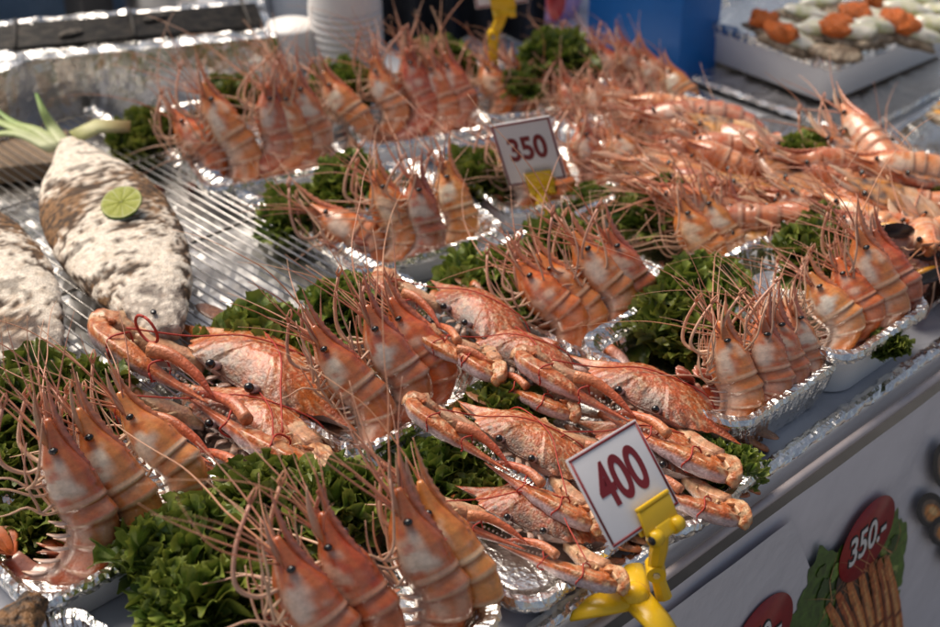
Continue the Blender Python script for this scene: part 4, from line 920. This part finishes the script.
# ------------------------------------------------------------------ heaped seafood at the back right
pl = thing('seafood_platter', 'wide foil-covered platter under the heaped grilled seafood', 'platter', (1.36, .90, 0)); mb = MB()
out = [(1.205, .585), (1.50, .60), (1.50, .90), (1.455, 1.0), (1.47, 1.12), (1.50, 1.30), (1.36, 1.30), (1.335, .95), (1.225, .92)]
ring_loft(mb, [[(x-1.36, y-.90, z) for x, y in [lerp(p, (1.36, .9), ins) for p in sum([[lerp(out[i], out[(i+1) % len(out)], t/10) for t in range(10)] for i in range(len(out))], [])]] for ins, z in ((.02, 0), (0, .012), (.0, .015), (.05, .012), (.10, .022), (.35, .030), (.7, .034))], True, .004, 4); ob('foil_cover', mb.mesh('platter_foil', 'foil', False), pl)
rr = random.Random(31)
for k, (x, y, z, kind) in enumerate(PILE):
    a = math.radians(rr.gauss(118, 32)); d = Vector((math.cos(a), math.sin(a), rr.uniform(-.05, .45))).normalized(); b = Vector((x, y, z)); s = rr.uniform(.60, .85); e = b+d*.125*s
    side = Vector((-d.y, d.x, 0)); hint = Vector((0, 0, -1))+side*rr.uniform(-1.2, 1.2) if kind == 0 else Vector((0, 0, -1))+side*rr.uniform(-.35, .35)
    if kind == 0: put_prawn(rr.choice(FLATP), b, e, hint, 'whole grilled prawn lying in the heap at the back right', 'whole prawns in the heap', 'grilled_prawn', fat=1.2, thick=1.25, few=.6)
    else: put_prawn(rr.choice(SPLIT), b, e, hint, 'split grilled prawn showing its flesh in the heap at the back right', 'split prawns in the heap', 'split_prawn', fat=1.6, few=.7)
lime('lime_half', 'cut lime half lying on the heap below the dark lettuce', (1.262, .796, .078), -FH*.55-RT*.5+Vector((0, 0, .75)), .017)
lime('lime_half', 'cut lime half at the back of the heap near the oyster tray', (1.425, .828, .072), RT*.1-FH*.3+Vector((0, 0, 1)), .017)
def mussel(x, y, z, a, lab):
    t = thing('mussel', lab, 'mussel', (x, y, z), (math.radians(55), math.radians(20), a), 'open mussels'); mb = MB(); ball(mb, (0, 0, 0), (.026, .014, .009), n=12)
    for i, v in enumerate(mb.V): mb.V[i] = (v[0], v[1]*(1-.45*v[0]/.026), v[2] if v[2] < 0 else v[2]*.15-.002)
    ob('shell', mb.mesh('mussel_shell', 'mussel'), t); mb = MB(); ball(mb, (.002, 0, .002), (.018, .008, .005), n=10); ob('meat', mb.mesh('mussel_meat', 'mmeat'), t)
mussel(1.196, .640, .085, 1.9, 'black mussel standing on edge above the tall white tray'); mussel(1.214, .606, .066, 2.2, 'open mussel with yellow meat at the right picture edge'); mussel(1.192, .590, .055, 2.5, 'lower open mussel with orange meat at the right picture edge')

# ------------------------------------------------------------------ oyster tray
ty = thing('oyster_tray', 'deep white tray of dressed oysters at the back right', 'tray', (1.712, 1.066, .012), (0, 0, math.radians(-3))); mb = MB()
R = lambda ins, zz: [(px, py, zz) for px, py in rrect(.30-2*ins, .25-2*ins, .02)]
ring_loft(mb, [R(.012, 0), R(.008, .002), R(.006, .036), R(.003, .040), R(.001, .058), R(0, .060), R(.003, .061), R(.012, .052)]); ob('foam_shell', mb.mesh('foam_shell', 'foam'), ty)
mb = MB(); ring_loft(mb, [R(.012, .05), R(.004, .0625), R(-.001, .063), R(-.003, .058), R(-.002, .049)], False, [.002, .002, .0025, .003, .003], 3); ring_loft(mb, [R(.008, .057), R(.03, .05)], True, .002, 5); ob('foil_liner', mb.mesh('foil_liner', 'foil', False), ty)
fb = thing('foil_board', 'foil-covered board under the oyster tray', 'board', (1.715, 1.06, 0)); mb = MB(); ring_loft(mb, [[(px, py, zz) for px, py in rrect(.40-2*i, .36-2*i, .03, 200)] for i, zz in ((.004, -.001), (0, .004), (.003, .010), (.012, .008), (.03, .006), (.10, .006))], True, .0025, 6); ob('foil', mb.mesh('board_foil', 'foil', False), fb)
ro = random.Random(12)
for k, (x, y, r_, w_) in enumerate(OYST):
    t = thing('oyster', ['oyster topped with bright orange roe in the white tray', 'bare grey-brown oyster shell in the white tray'][0 if r_ else 1], 'oyster', (x, y, .080+ro.uniform(0, .012)), (ro.uniform(-.2, .2), ro.uniform(-.25, .1), ro.uniform(1.7, 2.9)), 'oysters with roe' if r_ else 'bare oysters', ro.uniform(.9, 1.1))
    mb = MB(); ball(mb, (0, 0, 0), (.042, .022, .009), n=16)
    for i, v in enumerate(mb.V): v = Vector(v); w = 1+.22*nz(v, 50, k)+.14*nz(v, 130, k); mb.V[i] = (v.x*w, v.y*w*(1-.25*v.x/.046), v.z*w+.003*nz(v, 90, k+3))
    ob('shell', mb.mesh('oyster_shell', 'oyster'), t)
    if w_: mb = MB(); ball(mb, (-.006, -.002, .011), (.036, .019, .010), n=12); [mb.V.__setitem__(i, tuple(Vector(v)*(1+.2*nz(v, 70, k)))) for i, v in enumerate(mb.V)]; ob('flesh', mb.mesh('oyster_flesh', 'flesh'), t)
    if r_: mb = MB(); ball(mb, (.010, .004, .015), (.025, .019, .013), n=14); [mb.V.__setitem__(i, tuple(Vector(v)*(1+.25*nz(v, 80, k)+.15*nz(v, 220, k)))) for i, v in enumerate(mb.V)]; ob('roe', mb.mesh('oyster_roe', 'roe'), t)
for x, y, lab in ((1.60, .735, 'foil tray of clams partly cut off at the right edge'),):
    tray(lab, x, y, .20, .20, 6, h=.03, group='trays at the right edge', seed=44)
for k, (x, y) in enumerate(((1.56, .79), (1.60, .80), (1.58, .75), (1.63, .77), (1.54, .73))):
    t = thing('clam', 'open brown clam in the tray cut off at the right edge', 'clam', (x, y, .045), (.3, .2, 1+k), 'open clams'); mb = MB(); ball(mb, (0, 0, 0), (.026, .018, .008), n=10); ob('shell', mb.mesh('clam_shell', 'oyster'), t); mb = MB(); ball(mb, (0, 0, .006), (.018, .011, .005), n=8); ob('meat', mb.mesh('clam_meat', 'mmeat'), t)

# ------------------------------------------------------------------ dark clutter behind the table
def cloth(name, label, cat, a, b, z0, z1, m, amp, seed, n=60, k=24, th=.004):
    a = Vector(a); b = Vector(b); nn = Vector((-(b-a).y, (b-a).x, 0)).normalized(); mb = MB(); V = []
    for s in (0, 1):
        for i in range(n+1):
            for j in range(k+1):
                p = a.lerp(b, i/n)+Vector((0, 0, z0+(z1-z0)*j/k)); w = math.sin(i*.55+seed+.05*j)+.8*nz(p, 7, seed); V.append(p+nn*(amp*w*(1.1-.6*j/k)+s*th)-a)
    N = (n+1)*(k+1); F = []
    for s in (0, 1): F += [(s*N+i*(k+1)+j, s*N+(i+1)*(k+1)+j, s*N+(i+1)*(k+1)+j+1, s*N+i*(k+1)+j+1) for i in range(n) for j in range(k)]
    mb.add(V, F); o = ob(name, mb.mesh(name, m), None, a); return tag(o, label, cat)
cloth('dark_cloth', 'black cloth hanging behind the trays at the top middle', 'cloth', (1.27, 1.565, 0), (1.492, 1.400, 0), 0.001, .42, 'navy', .015, 1)
cloth('grey_tarp', 'blue-grey tarpaulin hanging behind the grill at the top left', 'tarpaulin', (.55, 2.42, 0), (1.60, 2.00, 0), -.80, .30, 'tarp', .02, 4)
pc = thing('black_post', 'thick black post behind the foil grill', 'post', (1.045, 1.93, -.8)); mb = MB(); box(mb, (0, 0, .60), (.055, .055, 1.2), b=.004); box(mb, (0, 0, .01), (.14, .14, .02), b=.003); ob('shaft', mb.mesh('post_shaft', 'black'), pc)
cc = thing('grey_canister', 'grey metal canister beside the black post', 'canister', (1.155, 1.905, -.8)); mb = MB(); lathe(mb, [(0, 0), (.05, 0), (.055, .02), (.055, .86), (.050, .89), (.05, .96), (.053, .965), (.053, .98), (0, .98)], 40); ob('body', mb.mesh('canister_body', 'tin'), cc)
bgk = thing('lilac_bag', 'lilac plastic bag with a red print behind the heap', 'bag', (1.585, 1.470, -.02)); mb = MB(); ball(mb, (0, 0, .06), (.050, .040, .075), n=18); [mb.V.__setitem__(i, tuple(Vector(v)*(1+.14*nz(v, 25)+.08*nz(v, 70)))) for i, v in enumerate(mb.V)]; ob('sack', mb.mesh('bag_sack', 'purple'), bgk)
mb = MB()
for s in (-1, 1): tube(mb, smooth_path([(-.015, s*.012, .125), (-.02, s*.014, .165), (0, s*.016, .19), (.02, s*.014, .165), (.015, s*.012, .125)], 5), .005, 8)
ob('handles', mb.mesh('bag_handles', 'purple'), bgk)
mb = MB(); ball(mb, (-.028, -.030, .055), (.018, .012, .035), n=10); ob('red_print', mb.mesh('bag_print', 'redp'), bgk)
wb = thing('white_box', 'white ribbed foam box behind the lilac bag', 'box', (1.68, 1.50, -.02), (0, 0, -.75)); mb = MB(); box(mb, (0, 0, .085), (.20, .12, .17), b=.006); ob('body', mb.mesh('foam_box', 'foam'), wb)
mb = MB()
for k in range(4): box(mb, (0, -.061, .05+.03*k), (.19, .006, .010), b=.002)
ob('ribs', mb.mesh('box_ribs', 'foam'), wb)
rb = thing('red_tub', 'red plastic tub behind the oyster tray', 'tub', (1.93, 1.30, -.01)); mb = MB(); lathe(mb, [(0, 0), (.045, 0), (.060, .10), (.065, .10), (.065, .112), (.058, .112), (.045, .01), (0, .01)], 36); ob('body', mb.mesh('tub_body', 'redp'), rb)
rb = thing('red_tray', 'flat red crate at the top right behind the oysters', 'crate', (2.12, 1.22, -.01)); mb = MB(); box(mb, (0, 0, .05), (.20, .12, .10), b=.006); ob('body', mb.mesh('crate_body', 'redp'), rb); mb = MB(); box(mb, (0, 0, .106), (.21, .13, .012), b=.003); ob('rim', mb.mesh('crate_rim', 'redp'), rb)
cb = thing('clear_bag', 'crinkled clear plastic bag with a loop handle beside the blue box', 'bag', (1.80, 1.285, -.005)); mb = MB(); ball(mb, (0, 0, .045), (.075, .055, .055), n=22); [mb.V.__setitem__(i, tuple(Vector(v)*(1+.22*nz(v, 22)+.12*nz(v, 70)))) for i, v in enumerate(mb.V)]; ob('sack', mb.mesh('bag_sack', 'clear', False), cb)
mb = MB(); tube(mb, smooth_path([(-.06, -.06, .01), (-.085, -.05, .06), (-.065, -.03, .12), (-.02, -.02, .125), (.0, -.02, .06)], 6), .0045, 8); ob('handle', mb.mesh('bag_handle', 'plastic'), cb)
pt_ = thing('metal_pot', 'dull metal pot behind the clear bag at the top right', 'pot', (1.98, 1.42, -.01)); mb = MB(); lathe(mb, [(0, 0), (.10, 0), (.105, .01), (.105, .11), (.11, .113), (.11, .118), (.10, .118), (.10, .02), (0, .02)], 48); ob('body', mb.mesh('pot_body', 'tin'), pt_)
mb = MB()
for s in (-1, 1): tube(mb, smooth_path([(s*.105, -.03, .09), (s*.14, -.02, .095), (s*.14, .02, .095), (s*.105, .03, .09)], 5), .006, 8)
ob('handles', mb.mesh('pot_handles', 'tin'), pt_)
